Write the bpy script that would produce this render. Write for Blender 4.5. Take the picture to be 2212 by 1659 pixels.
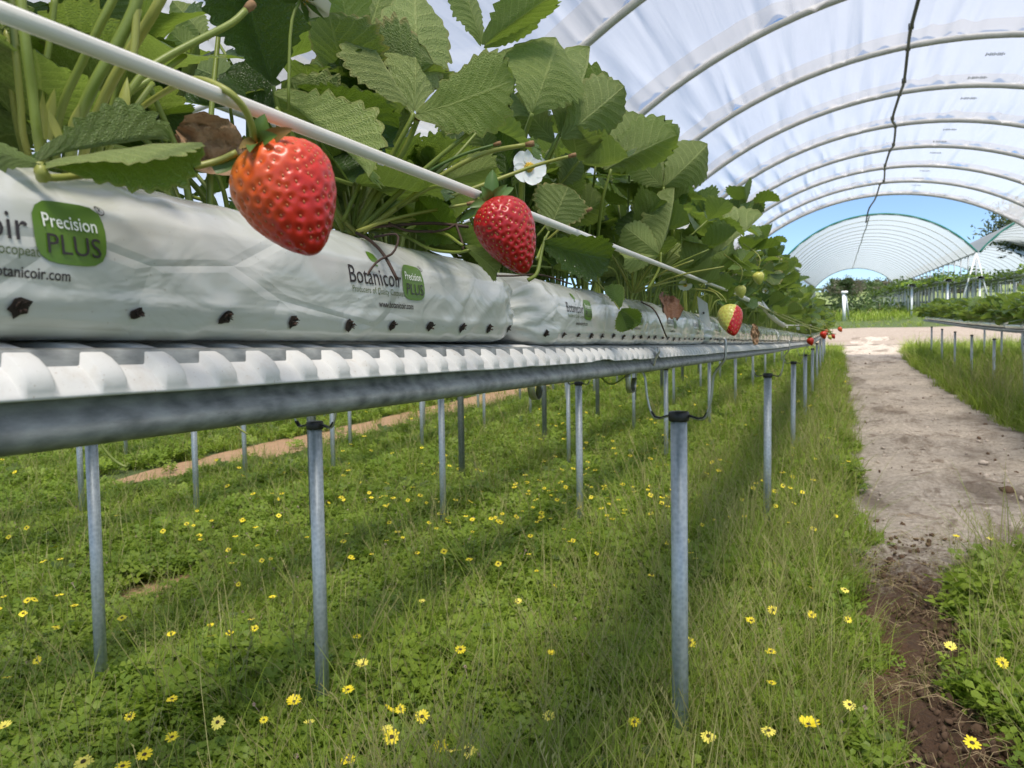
import bpy, bmesh, math, random
import numpy as np
from mathutils import Vector, Matrix, noise as mnoise

for _o in list(bpy.data.objects):
    bpy.data.objects.remove(_o)
SC = bpy.context.scene
COL = SC.collection
rad = math.radians
random.seed(7)
RNG = np.random.default_rng(7)

# ------------------------------------------------------------------ camera
EYE = Vector((0.0, 0.0, 0.95))
YAW, PITCH, ROLL = rad(23.1), rad(2.9), 0.016
FPX, CX, CY = 1660.0, 1106.0, 829.5           # focal length and centre in the photograph's own (2212 px wide) units
FWD = Vector((-math.sin(YAW) * math.cos(PITCH), math.cos(YAW) * math.cos(PITCH), -math.sin(PITCH)))
R0 = Vector((math.cos(YAW), math.sin(YAW), 0))
U0 = R0.cross(FWD)
RGT = R0 * math.cos(ROLL) - U0 * math.sin(ROLL)
UPV = U0 * math.cos(ROLL) + R0 * math.sin(ROLL)
cam_d = bpy.data.cameras.new('camera')
cam = bpy.data.objects.new('camera', cam_d)
COL.objects.link(cam)
cam.matrix_world = Matrix((
    (RGT.x, UPV.x, -FWD.x, EYE.x), (RGT.y, UPV.y, -FWD.y, EYE.y), (RGT.z, UPV.z, -FWD.z, EYE.z), (0, 0, 0, 1)))
cam_d.sensor_width = 36.0
cam_d.lens = 36.0 * FPX / 2212.0
cam_d.clip_start = 0.01
cam_d.clip_end = 3000.0
cam_d.dof.use_dof = True
cam_d.dof.focus_distance = 0.62
cam_d.dof.aperture_fstop = 25.0
SC.camera = cam

def P(px, py, z):
    """the point seen at that place of the photograph, z metres ahead"""
    return EYE + (FWD + RGT * ((px - CX) / FPX) - UPV * ((py - CY) / FPX)) * z

def onX(px, py, x):
    d = P(px, py, 1.0) - EYE
    return EYE + d * ((x - EYE.x) / d.x)

def onY(px, py, y):
    d = P(px, py, 1.0) - EYE
    return EYE + d * ((y - EYE.y) / d.y)

def onZ(px, py, zz):
    d = P(px, py, 1.0) - EYE
    return EYE + d * ((zz - EYE.z) / d.z)

def depth(p):
    return (Vector(p) - EYE).dot(FWD)

def proj(p):
    d = Vector(p) - EYE
    z = d.dot(FWD)
    if z < 0.02:
        return None
    return CX + FPX * d.dot(RGT) / z, CY - FPX * d.dot(UPV) / z

# ------------------------------------------------------------------ sky, sun, exposure
SUNV = Vector((0.20, -0.42, 0.88)).normalized()
world = bpy.data.worlds.new('World')
SC.world = world
world.use_nodes = True
wn = world.node_tree
wn.nodes.clear()
w_out = wn.nodes.new('ShaderNodeOutputWorld')
w_bg = wn.nodes.new('ShaderNodeBackground')
w_sky = wn.nodes.new('ShaderNodeTexSky')
w_sky.sky_type = 'NISHITA'
w_sky.sun_disc = False
w_sky.sun_elevation = math.asin(SUNV.z)
w_sky.sun_rotation = math.atan2(SUNV.x, SUNV.y)
w_sky.air_density = 0.75
w_sky.dust_density = 0.0
w_sky.ozone_density = 4.0
w_tc = wn.nodes.new('ShaderNodeTexCoord')
w_map = wn.nodes.new('ShaderNodeMapping')
w_map.inputs['Scale'].default_value = (1.6, 1.6, 5.0)
w_noi = wn.nodes.new('ShaderNodeTexNoise')
w_noi.inputs['Scale'].default_value = 2.2
w_noi.inputs['Detail'].default_value = 6.0
w_ramp = wn.nodes.new('ShaderNodeValToRGB')
w_ramp.color_ramp.elements[0].position = 0.64
w_ramp.color_ramp.elements[1].position = 0.88
w_mix = wn.nodes.new('ShaderNodeMix')
w_mix.data_type = 'RGBA'
w_mix.inputs[7].default_value = (5.2, 5.6, 6.3, 1)
wn.links.new(w_tc.outputs['Generated'], w_map.inputs['Vector'])
wn.links.new(w_map.outputs['Vector'], w_noi.inputs['Vector'])
wn.links.new(w_noi.outputs['Fac'], w_ramp.inputs['Fac'])
wn.links.new(w_ramp.outputs['Color'], w_mix.inputs[0])
wn.links.new(w_sky.outputs['Color'], w_mix.inputs[6])
wn.links.new(w_mix.outputs[2], w_bg.inputs['Color'])
w_bg.inputs['Strength'].default_value = 0.105
wn.links.new(w_bg.outputs['Background'], w_out.inputs['Surface'])

sun_d = bpy.data.lights.new('sun', 'SUN')
sun_d.energy = 4.9
sun_d.angle = rad(16.0)      # the milky film spreads the sun into a wide soft source
sun_d.color = (1.0, 0.94, 0.85)
sun = bpy.data.objects.new('sun', sun_d)
COL.objects.link(sun)
sun.rotation_euler = (-SUNV).to_track_quat('-Z', 'Y').to_euler()

SC.view_settings.view_transform = 'Standard'
SC.view_settings.look = 'None'
SC.view_settings.gamma = 1.0
SC.view_settings.use_curve_mapping = False
SC.view_settings.exposure = 0.85
SC.render.engine = 'CYCLES'
cy = SC.cycles
cy.use_denoising = True
try:
    cy.denoiser = 'OPENIMAGEDENOISE'
    cy.denoising_input_passes = 'RGB_ALBEDO_NORMAL'
except Exception:
    pass
cy.max_bounces = 8
cy.diffuse_bounces = 4
cy.glossy_bounces = 3
cy.transmission_bounces = 5
cy.transparent_max_bounces = 14
cy.sample_clamp_indirect = 6.0
cy.caustics_reflective = False
cy.caustics_refractive = False

# ------------------------------------------------------------------ shader helpers
class M:
    """a small node-material builder"""
    def __init__(s, name):
        s.m = bpy.data.materials.new(name)
        s.m.use_nodes = True
        s.nt = s.m.node_tree
        s.nt.nodes.clear()
        s.out = s.nt.nodes.new('ShaderNodeOutputMaterial')
    def n(s, typ, **kw):
        nd = s.nt.nodes.new(typ)
        for k, v in kw.items():
            if hasattr(nd, k):
                setattr(nd, k, v)
            else:
                s.set(nd, k, v)
        return nd
    def set(s, nd, k, v):
        k = k.replace('_', ' ') if isinstance(k, str) and k not in nd.inputs else k
        inp = nd.inputs[k]
        if isinstance(v, bpy.types.NodeSocket):
            s.nt.links.new(v, inp)
        else:
            if hasattr(inp.default_value, '__len__') and hasattr(v, '__len__') and len(inp.default_value) == 4 and len(v) == 3:
                v = tuple(v) + (1,)
            inp.default_value = v
    def math(s, op, a, b=None, c=None, clamp=False):
        nd = s.nt.nodes.new('ShaderNodeMath')
        nd.operation = op
        nd.use_clamp = clamp
        for i, v in enumerate((a, b, c)):
            if v is not None:
                s.set(nd, i, v)
        return nd.outputs[0]
    def mix(s, fac, a, b, blend='MIX'):
        nd = s.nt.nodes.new('ShaderNodeMix')
        nd.data_type = 'RGBA'
        nd.blend_type = blend
        s.set(nd, 0, fac); s.set(nd, 6, a); s.set(nd, 7, b)
        return nd.outputs[2]
    def ramp(s, fac, stops):
        nd = s.nt.nodes.new('ShaderNodeValToRGB')
        cr = nd.color_ramp
        while len(cr.elements) < len(stops):
            cr.elements.new(0.5)
        for e, (p, c) in zip(cr.elements, stops):
            e.position = p
            e.color = (c, c, c, 1) if not hasattr(c, '__len__') else tuple(c) + ((1,) if len(c) == 3 else ())
        s.set(nd, 'Fac', fac)
        return nd.outputs['Color']
    def coord(s, which='Object', scale=None):
        tc = s.nt.nodes.new('ShaderNodeTexCoord')
        o = tc.outputs[which]
        if scale is not None:
            mp = s.nt.nodes.new('ShaderNodeMapping')
            mp.inputs['Scale'].default_value = scale if hasattr(scale, '__len__') else (scale,) * 3
            s.nt.links.new(o, mp.inputs['Vector'])
            o = mp.outputs['Vector']
        return o
    def pos(s, scale=None):
        g = s.nt.nodes.new('ShaderNodeNewGeometry')
        o = g.outputs['Position']
        if scale is not None:
            mp = s.nt.nodes.new('ShaderNodeMapping')
            mp.inputs['Scale'].default_value = scale if hasattr(scale, '__len__') else (scale,) * 3
            s.nt.links.new(o, mp.inputs['Vector'])
            o = mp.outputs['Vector']
        return o
    def noise(s, vec, scale, detail=4, rough=0.55, dist=0.0):
        nd = s.n('ShaderNodeTexNoise', Scale=scale, Detail=detail, Roughness=rough, Distortion=dist)
        s.set(nd, 'Vector', vec)
        return nd.outputs['Fac']
    def bump(s, h, strength=0.4, distance=0.01, normal=None):
        nd = s.n('ShaderNodeBump', Strength=strength, Distance=distance)
        s.set(nd, 'Height', h)
        if normal is not None:
            s.set(nd, 'Normal', normal)
        return nd.outputs['Normal']
    def bsdf(s, color, rough=0.5, metal=0.0, normal=None, **kw):
        nd = s.nt.nodes.new('ShaderNodeBsdfPrincipled')
        s.set(nd, 'Base Color', color); s.set(nd, 'Roughness', rough); s.set(nd, 'Metallic', metal)
        if normal is not None:
            s.set(nd, 'Normal', normal)
        for k, v in kw.items():
            s.set(nd, k, v)
        return nd.outputs[0]
    def mixsh(s, fac, a, b):
        nd = s.nt.nodes.new('ShaderNodeMixShader')
        s.set(nd, 0, fac); s.set(nd, 1, a); s.set(nd, 2, b)
        return nd.outputs[0]
    def done(s, sh):
        s.nt.links.new(sh, s.out.inputs['Surface'])
        return s.m

def simple(name, color, rough=0.5, metal=0.0, var=0.0, scale=40, **kw):
    k = M(name)
    c = tuple(color) + (1,)
    if var:
        f = k.noise(k.coord(), scale, 4)
        a = tuple(max(0, x * (1 - var)) for x in color) + (1,)
        b = tuple(min(1, x * (1 + var)) for x in color) + (1,)
        c = k.mix(f, a, b)
    return k.done(k.bsdf(c, rough, metal, **kw))

def leaf_mat(name, upper, under, vein_u, vein_l, trans=0.3, edge=None, gloss=0.36, relief=1.0):
    k = M(name)
    geo = k.n('ShaderNodeNewGeometry')
    oi = k.n('ShaderNodeObjectInfo')
    uv = k.coord('UV')
    sep = k.n('ShaderNodeSeparateXYZ'); k.set(sep, 0, uv)
    u, v = sep.outputs[0], sep.outputs[1]
    av = k.math('MULTIPLY', k.math('ABSOLUTE', k.math('SUBTRACT', v, 0.5)), 2.0)
    # side veins leave the midrib forwards; fine net between them
    t = k.math('FRACT', k.math('SUBTRACT', k.math('MULTIPLY', u, 8.5), k.math('MULTIPLY', k.math('POWER', av, 0.8), 2.4)))
    tri = k.math('ABSOLUTE', k.math('SUBTRACT', t, 0.5))           # 0.5 at a vein, 0 between
    side = k.ramp(tri, [(0.41, 0.0), (0.485, 1.0)])
    side = k.math('MULTIPLY', side, k.ramp(av, [(0.75, 1.0), (1.0, 0.25)]))
    mid = k.ramp(av, [(0.015, 1.0), (0.055, 0.0)])
    vein = k.math('MAXIMUM', mid, k.math('MULTIPLY', side, 0.75))
    net = k.n('ShaderNodeTexVoronoi', Scale=34.0); net.feature = 'DISTANCE_TO_EDGE'; k.set(net, 'Vector', uv)
    netv = k.ramp(net.outputs['Distance'], [(0.0, 0.0), (0.22, 1.0)])
    rnd = oi.outputs['Random']
    big = k.noise(k.coord('Object'), 30, 3)
    shade = k.math('ADD', k.math('MULTIPLY', rnd, 0.5), k.math('MULTIPLY', big, 0.5))
    cu = k.mix(shade, tuple(x * 0.62 for x in upper), tuple(x * 1.45 for x in upper))
    cl = k.mix(shade, tuple(x * 0.72 for x in under), tuple(x * 1.28 for x in under))
    cu = k.mix(k.math('MULTIPLY', vein, 0.75), cu, vein_u + (1,))
    cl = k.mix(k.math('MULTIPLY', vein, 0.85), cl, vein_l + (1,))
    cl = k.mix(k.math('MULTIPLY', k.math('SUBTRACT', 1.0, netv), 0.25), cl, vein_l + (1,))
    if edge:
        ef = k.ramp(av, [(0.9, 0.0), (1.0, 0.8)])
        cu = k.mix(ef, cu, edge + (1,)); cl = k.mix(ef, cl, edge + (1,))
    col = k.mix(geo.outputs['Backfacing'], cu, cl)
    rough = k.math('ADD', k.math('MULTIPLY', geo.outputs['Backfacing'], 0.24), gloss)
    quilt = k.math('ADD', k.math('MULTIPLY', k.math('SUBTRACT', 0.5, tri), 1.3), k.math('MULTIPLY', netv, 0.45))
    quilt = k.math('SUBTRACT', quilt, k.math('MULTIPLY', mid, 0.8))
    nrm = k.bump(quilt, 0.55 * relief, 0.0022)
    a = k.bsdf(col, rough, normal=nrm)
    tr = k.n('ShaderNodeBsdfTranslucent')
    k.set(tr, 'Color', k.mix(0.6, col, (0.3, 0.47, 0.03, 1)))
    k.set(tr, 'Normal', nrm)
    return k.done(k.mixsh(trans, a, tr.outputs[0]))

MAT = {}
MAT['leaf'] = leaf_mat('leaf', (0.052, 0.108, 0.018), (0.205, 0.265, 0.072), (0.10, 0.17, 0.04), (0.38, 0.44, 0.14), trans=0.4)
MAT['leaf_pale'] = leaf_mat('leaf_pale', (0.098, 0.165, 0.032), (0.235, 0.3, 0.09), (0.16, 0.25, 0.06), (0.42, 0.48, 0.17), trans=0.38, edge=(0.3, 0.3, 0.1))
MAT['leaf_dark'] = leaf_mat('leaf_dark', (0.034, 0.075, 0.017), (0.12, 0.175, 0.042), (0.055, 0.11, 0.03), (0.2, 0.27, 0.08), trans=0.28, gloss=0.33, relief=1.0)
MAT['leaf_old'] = leaf_mat('leaf_old', (0.08, 0.13, 0.03), (0.15, 0.2, 0.06), (0.2, 0.24, 0.07), (0.32, 0.36, 0.13), trans=0.28, edge=(0.5, 0.36, 0.16))

def stalk_mat(name, a, b):
    k = M(name)
    f = k.noise(k.coord('Object', (60, 60, 14)), 1.0, 4)
    c = k.mix(f, a + (1,), b + (1,))
    s1 = k.bsdf(c, 0.42, normal=k.bump(k.noise(k.coord(), 700, 2), 0.15, 0.0006))
    tr = k.n('ShaderNodeBsdfTranslucent'); k.set(tr, 'Color', c)
    return k.done(k.mixsh(0.18, s1, tr.outputs[0]))
MAT['stalk'] = stalk_mat('stalk', (0.15, 0.22, 0.035), (0.31, 0.36, 0.075))
MAT['stalk_yellow'] = stalk_mat('stalk_yellow', (0.26, 0.3, 0.05), (0.42, 0.42, 0.11))
MAT['calyx'] = stalk_mat('calyx', (0.05, 0.12, 0.02), (0.14, 0.23, 0.05))
MAT['sepal_red'] = stalk_mat('sepal_red', (0.12, 0.16, 0.03), (0.3, 0.12, 0.04))
MAT['dead'] = simple('dead', (0.055, 0.028, 0.018), 0.7, var=0.5, scale=200)
MAT['cut_end'] = simple('cut_end', (0.26, 0.15, 0.07), 0.8, var=0.4, scale=400)
k = M('dry_leaf')
f = k.noise(k.coord(), 60, 5)
MAT['dry_leaf'] = k.done(k.bsdf(k.mix(f, (0.19, 0.1, 0.05, 1), (0.5, 0.33, 0.2, 1)), 0.8, normal=k.bump(k.noise(k.coord(), 240, 4), 0.7, 0.003)))
k = M('dry_leaf_dark')
f = k.noise(k.coord(), 60, 5)
MAT['dry_leaf_dark'] = k.done(k.bsdf(k.mix(f, (0.06, 0.025, 0.012, 1), (0.2, 0.1, 0.05, 1)), 0.75, normal=k.bump(k.noise(k.coord(), 240, 4), 0.7, 0.003)))
MAT['petal'] = simple('petal', (0.82, 0.82, 0.8), 0.6, Subsurface_Weight=0.1)
MAT['flower_centre'] = simple('flower_centre', (0.75, 0.5, 0.06), 0.6, var=0.4, scale=600)

# white plastic film of the grow bags
k = M('bag_plastic')
po = k.pos()
dirt = k.noise(po, 9, 6, 0.6)
base = k.mix(k.ramp(dirt, [(0.42, 0.0), (0.75, 0.55)]), (0.56, 0.57, 0.55, 1), (0.48, 0.48, 0.41, 1))
speck = k.ramp(k.noise(po, 420, 2), [(0.71, 0.0), (0.75, 0.5)])
base = k.mix(speck, base, (0.3, 0.26, 0.2, 1))
wr = k.noise(k.pos((13, 17, 30)), 1.0, 3, 0.5, 1.2)
fold = k.n('ShaderNodeTexVoronoi', Scale=1.0); fold.feature = 'DISTANCE_TO_EDGE'
k.set(fold, 'Vector', k.pos((9, 10, 22)))
fl = k.ramp(fold.outputs['Distance'], [(0.0, 0.0), (0.06, 1.0)])
nb = k.bump(k.math('ADD', wr, k.math('MULTIPLY', fl, 0.22)), 0.36, 0.007)
MAT['bag'] = k.done(k.bsdf(base, k.math('ADD', k.math('MULTIPLY', dirt, 0.2), 0.14), normal=nb, Coat_Weight=0.5, Coat_Roughness=0.08))
k = M('liner_plastic')
po = k.pos()
d1 = k.ramp(k.noise(po, 55, 6, 0.7), [(0.52, 0.0), (0.8, 0.6)])
d2 = k.ramp(k.noise(po, 900, 2), [(0.68, 0.0), (0.74, 0.75)])
base = k.mix(d1, (0.62, 0.615, 0.595, 1), (0.45, 0.385, 0.3, 1))
base = k.mix(d2, base, (0.36, 0.29, 0.22, 1))
MAT['liner'] = k.done(k.bsdf(base, 0.6, Specular_IOR_Level=0.3, normal=k.bump(k.noise(po, 350, 3), 0.12, 0.001)))
# galvanised steel: spangle, streaks along and down, scuffs
def galv(name, lo, hi, metal, rough, streak):
    k = M(name)
    po = k.pos()
    sp = k.n('ShaderNodeTexVoronoi', Scale=90.0); k.set(sp, 'Vector', po)
    st = k.noise(k.pos(streak), 1.0, 6, 0.65)
    f = k.math('ADD', k.math('MULTIPLY', st, 0.75), k.math('MULTIPLY', sp.outputs['Distance'], 0.35))
    c = k.ramp(f, [(0.3, lo), (0.72, hi)])
    sc = k.ramp(k.noise(k.pos((90, 60, 300)), 1.0, 8, 0.8, 1.0), [(0.6, 0.0), (0.68, 1.0)])
    c = k.mix(k.math('MULTIPLY', sc, 0.5), c, (0.09, 0.085, 0.075, 1))
    return k.done(k.bsdf(c, k.math('ADD', k.math('MULTIPLY', f, 0.25), rough), metal, normal=k.bump(st, 0.1, 0.002)))
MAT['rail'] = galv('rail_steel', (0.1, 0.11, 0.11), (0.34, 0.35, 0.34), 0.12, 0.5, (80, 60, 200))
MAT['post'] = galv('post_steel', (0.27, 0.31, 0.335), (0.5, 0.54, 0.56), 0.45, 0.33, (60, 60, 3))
MAT['leg_steel'] = galv('leg_steel', (0.15, 0.165, 0.18), (0.32, 0.34, 0.36), 0.4, 0.4, (60, 60, 3))
MAT['hoop'] = galv('hoop_steel', (0.38, 0.39, 0.39), (0.56, 0.57, 0.56), 0.0, 0.45, (8, 40, 8))
MAT['wire'] = simple('wire', (0.42, 0.42, 0.41), 0.32, 0.8)
MAT['black_plastic'] = simple('black_plastic', (0.022, 0.02, 0.019), 0.45, var=0.4)
MAT['dark_hose'] = simple('dark_hose', (0.09, 0.1, 0.1), 0.5)
MAT['white_paint'] = simple('white_paint', (0.8, 0.81, 0.82), 0.5)
MAT['green_rope'] = simple('green_rope', (0.01, 0.13, 0.095), 0.55, var=0.4, scale=9)
k = M('tape')
tn = k.noise(k.pos((120, 3, 120)), 1.0, 4)
MAT['tape'] = k.done(k.bsdf(k.mix(tn, (0.72, 0.68, 0.62, 1), (0.86, 0.84, 0.8, 1)), 0.5, normal=k.bump(tn, 0.3, 0.002)))
MAT['print_black'] = simple('print_black', (0.025, 0.02, 0.022), 0.4)
MAT['print_green_text'] = simple('print_green_text', (0.09, 0.13, 0.04), 0.4)
MAT['print_green'] = simple('print_green', (0.1, 0.2, 0.018), 0.32, var=0.12, scale=60)
MAT['print_white'] = simple('print_white', (0.78, 0.8, 0.74), 0.4)
MAT['coir'] = simple('coir', (0.02, 0.013, 0.008), 0.95, var=0.6, scale=500)

# tunnel film
def film_mat(name, transp, tint, spots=0.0):
    k = M(name)
    po = k.pos()
    cl = k.noise(k.pos((1.2, 0.5, 1.2)), 1.0, 4)
    wri = k.noise(k.pos((7, 0.3, 7)), 1.0, 3, 0.5, 0.25)
    nb = k.bump(wri, 0.28, 0.06)
    tr = k.n('ShaderNodeBsdfTranslucent'); k.set(tr, 'Color', tint + (1,)); k.set(tr, 'Normal', nb)
    df = k.n('ShaderNodeBsdfDiffuse'); k.set(df, 'Color', (0.6, 0.62, 0.66, 1)); k.set(df, 'Normal', nb)
    gl = k.n('ShaderNodeBsdfGlossy', Roughness=0.3); k.set(gl, 'Color', (0.9, 0.92, 0.95, 1)); k.set(gl, 'Normal', nb)
    tp = k.n('ShaderNodeBsdfTransparent'); k.set(tp, 'Color', (0.99, 0.965, 0.93, 1))
    s1 = k.mixsh(0.3, tr.outputs[0], df.outputs[0])
    s2 = k.mixsh(0.1, s1, gl.outputs[0])
    f = k.math('ADD', k.math('MULTIPLY', k.math('SUBTRACT', cl, 0.5), 0.08), transp)
    return k.done(k.mixsh(f, s2, tp.outputs[0]))
MAT['film'] = film_mat('film', 0.42, (0.68, 0.69, 0.725))
MAT['film_far'] = film_mat('film_far', 0.14, (0.5, 0.55, 0.57))
MAT['film_band'] = film_mat('film_band', 0.55, (0.6, 0.6, 0.63))
MAT['film_print'] = simple('film_print', (0.35, 0.37, 0.4), 0.7)

# ------------------------------------------------------------------ mesh helpers
WL = {}           # world location of each thing's base

def me_new(name, v, f, mats, uv=None, smooth=True, mi=None):
    me = bpy.data.meshes.new(name)
    v = [tuple(p) for p in v]
    me.from_pydata(v, [], [tuple(int(i) for i in q) for q in f])
    for m in (mats if isinstance(mats, (list, tuple)) else [mats]):
        me.materials.append(m)
    if uv is not None:
        lay = me.uv_layers.new(name='UVMap')
        li = np.empty(len(me.loops), np.int32)
        me.loops.foreach_get('vertex_index', li)
        lay.data.foreach_set('uv', np.asarray(uv, np.float32)[li].ravel())
    if mi is not None:
        me.polygons.foreach_set('material_index', np.asarray(mi, np.int32))
    me.polygons.foreach_set('use_smooth', np.full(len(me.polygons), bool(smooth)))
    me.update()
    return me

def tag(o, label=None, cat=None, group=None, kind=None):
    if label: o['label'] = label
    if cat: o['category'] = cat
    if group: o['group'] = group
    if kind: o['kind'] = kind
    return o

def obj(name, me, parent=None, loc=None):
    o = bpy.data.objects.new(name, me)
    COL.objects.link(o)
    if parent is not None:
        o.parent = parent
    if loc is not None:
        o.location = loc
    return o

def thing(name, label, cat, loc=(0, 0, 0), group=None):
    o = bpy.data.objects.new(name, None)
    o.empty_display_size = 0.05
    COL.objects.link(o)
    o.location = loc
    WL[o.name] = Vector(loc)
    return tag(o, label, cat, group)

def part(par, name, v, f, mats, **kw):
    """a mesh given in world coordinates, as a child of a thing (or of a part of it)"""
    base = WL.get(par.name, Vector((0, 0, 0)))
    v = [(p[0] - base.x, p[1] - base.y, p[2] - base.z) for p in v]
    o = obj(name, me_new(name, v, f, mats, **kw), par)
    WL[o.name] = base
    return o

def copy_tree(o, parent=None):
    c = o.copy()
    COL.objects.link(c)
    if parent is not None:
        c.parent = parent
        c.matrix_parent_inverse = o.matrix_parent_inverse.copy()
    for ch in o.children:
        copy_tree(ch, c)
    return c

class MB:
    """collects several shapes of ONE piece"""
    def __init__(s):
        s.v, s.f, s.mi, s.uv = [], [], [], []
    def add(s, vf, mi=0, uv=None):
        v, f = vf
        o = len(s.v)
        s.v += [tuple(p) for p in v]
        s.f += [tuple(i + o for i in q) for q in f]
        s.mi += [mi] * len(f)
        s.uv += list(uv) if uv is not None else [(0.5, 0.5)] * len(v)
        return s

def spline(pts, n):
    pts = [Vector(p) for p in pts]
    if len(pts) == 2:
        return [pts[0].lerp(pts[1], i / (n - 1)) for i in range(n)]
    ext = [pts[0] * 2 - pts[1]] + pts + [pts[-1] * 2 - pts[-2]]
    out = []
    m = len(pts) - 1
    for i in range(n):
        t = i / (n - 1) * m
        k = min(int(t), m - 1)
        t -= k
        p0, p1, p2, p3 = ext[k:k + 4]
        out.append(0.5 * ((2 * p1) + (p2 - p0) * t + (2 * p0 - 5 * p1 + 4 * p2 - p3) * t * t + (3 * p1 - p0 - 3 * p2 + p3) * t ** 3))
    return out

def tube(pts, r, sides=8, n=None, caps=True, flat=None):
    """swept tube; r a number, a list or a function of 0..1; flat=(vector, ratio) squashes it"""
    if n:
        pts = spline(pts, n)
    pts = [Vector(p) for p in pts]
    m = len(pts)
    rr = [r(i / (m - 1)) if callable(r) else (r[i] if hasattr(r, '__len__') else r) for i in range(m)]
    v, f = [], []
    ref = None
    for i, p in enumerate(pts):
        d = (pts[min(i + 1, m - 1)] - pts[max(i - 1, 0)])
        d = d.normalized() if d.length > 1e-9 else Vector((0, 0, 1))
        if ref is None:
            ref = Vector((0, 0, 1)) if abs(d.z) < 0.9 else Vector((1, 0, 0))
        a = (ref - d * ref.dot(d))
        a = a.normalized() if a.length > 1e-6 else d.orthogonal().normalized()
        ref = a
        b = d.cross(a)
        for j in range(sides):
            t = 2 * math.pi * j / sides
            v.append(p + a * (math.cos(t) * rr[i]) + b * (math.sin(t) * rr[i]))
    for i in range(m - 1):
        for j in range(sides):
            j2 = (j + 1) % sides
            f.append((i * sides + j, i * sides + j2, (i + 1) * sides + j2, (i + 1) * sides + j))
    if caps:
        f.append(tuple(range(sides - 1, -1, -1)))
        f.append(tuple((m - 1) * sides + j for j in range(sides)))
    return v, f

def box(c, s):
    x, y, z = c; a, b, d = s[0] / 2, s[1] / 2, s[2] / 2
    v = [(x + i * a, y + j * b, z + k2 * d) for i in (-1, 1) for j in (-1, 1) for k2 in (-1, 1)]
    return v, [(0, 1, 3, 2), (4, 6, 7, 5), (0, 4, 5, 1), (2, 3, 7, 6), (0, 2, 6, 4), (1, 5, 7, 3)]

def sheet(fn, us, vs, thick=None):
    """grid of fn(u, v)"""
    v = [fn(a, b) for a in us for b in vs]
    n = len(vs)
    f = [(i * n + j, (i + 1) * n + j, (i + 1) * n + j + 1, i * n + j + 1) for i in range(len(us) - 1) for j in range(n - 1)]
    return v, f

def sweep_xz(prof, ys, zoff, closed=False, xoff=None):
    """profile of (x, z) pairs swept along Y"""
    v, f = [], []
    n = len(prof)
    for y in ys:
        dz = zoff(y)
        dx = xoff(y) if xoff else 0.0
        for (x, z) in prof:
            v.append((x + dx, y, z + dz))
    for i in range(len(ys) - 1):
        for j in range(n if closed else n - 1):
            j2 = (j + 1) % n
            f.append((i * n + j, i * n + j2, (i + 1) * n + j2, (i + 1) * n + j))
    return v, f

ORD = ['first', 'second', 'third', 'fourth', 'fifth', 'sixth', 'seventh', 'eighth', 'ninth', 'tenth', 'eleventh', 'twelfth']

# ================================================================== THE LAND
GY = [-60, 6, 9, 20, 28, 31, 38, 90, 200, 320, 700, 1500]
GZ = [-0.05, -0.05, 0.02, 0.38, 0.64, 1.1, 1.95, 4.0, 9.6, 13.0, 22, 30]
def g(y):
    return float(np.interp(y, GY, GZ))
def drop(x):
    """the ground falls a little to the left of the near row"""
    return 0.085 * min(1.9, max(0.0, -0.35 - x))
def G(x, y):
    return g(y) - drop(x) * float(np.interp(y, [-2, 20, 28], [1, 1, 0]))
def onG(px, py, h=0.0):
    z = -0.05 + h
    for _ in range(8):
        p = onZ(px, py, z)
        z = G(p.x, p.y) + h
    return onZ(px, py, z)
def row_dz(y):
    """the near table sinks a little and then climbs with the land"""
    return float(np.interp(y, [-2, 0.1, 1.0, 3.4, 8, 12, 22, 30], [0.0, -0.001, -0.008, -0.017, -0.017, 0.05, 0.36, 0.6]))
def vn(x, y, s=1.0, o=0.0):
    return mnoise.noise(Vector((x * s + o, y * s - o, o * 0.7)))

TRACK_Y = np.concatenate([np.arange(-3, 12, 0.04), np.arange(12, 30.5, 0.2)])
def track_edges(y):
    """left and right edge of the sandy wheel track between the rows"""
    l = 0.10 + 0.07 * vn(0, y, 1.3) + 0.09 * vn(3, y, 3.5) + 0.04 * vn(5, y, 11)
    r = np.interp(y, [-3, 3.3, 3.7, 4.1, 4.6, 8, 12, 22, 28], [0.36, 0.36, 0.46, 0.95, 1.45, 1.62, 1.5, 1.5, 1.9]) + 0.14 * vn(7, y, 1.1) + 0.1 * vn(9, y, 4) + 0.04 * vn(8, y, 12)
    return l, float(r)

k = M('soil_under_grass')
po = k.pos()
n1 = k.noise(po, 1.4, 6)
n2 = k.noise(po, 14, 5)
c = k.mix(n2, (0.035, 0.058, 0.014, 1), (0.085, 0.12, 0.03, 1))
c = k.mix(k.ramp(n1, [(0.55, 0.0), (0.75, 0.6)]), c, (0.12, 0.1, 0.045, 1))
MAT['ground'] = k.done(k.bsdf(c, 0.9, normal=k.bump(n2, 0.8, 0.04)))
ys = np.unique(np.concatenate([np.arange(-14, 12, 0.5), np.arange(12, 40, 1.0), np.array([9.0, 28, 31, 38, 45, 60, 90, 120, 150, 200, 260, 320, 500, 700, 1100, 1500]), np.array([-60, -30])]))
xs = np.array([-900, -400, -200, -100, -60, -40, -25, -15, -10, -7, -5, -3.5, -2.25, -0.35, 0, 1, 2, 3, 4, 5, 7, 10, 15, 25, 40, 60, 100, 200, 400, 900])
v = [(x, y, G(x, y) - 0.004) for y in ys for x in xs]
n = len(xs)
f = [(i * n + j, i * n + j + 1, (i + 1) * n + j + 1, (i + 1) * n + j) for i in range(len(ys) - 1) for j in range(n - 1)]
tag(obj('ground', me_new('ground', v, f, MAT['ground'])), kind='structure')

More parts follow.
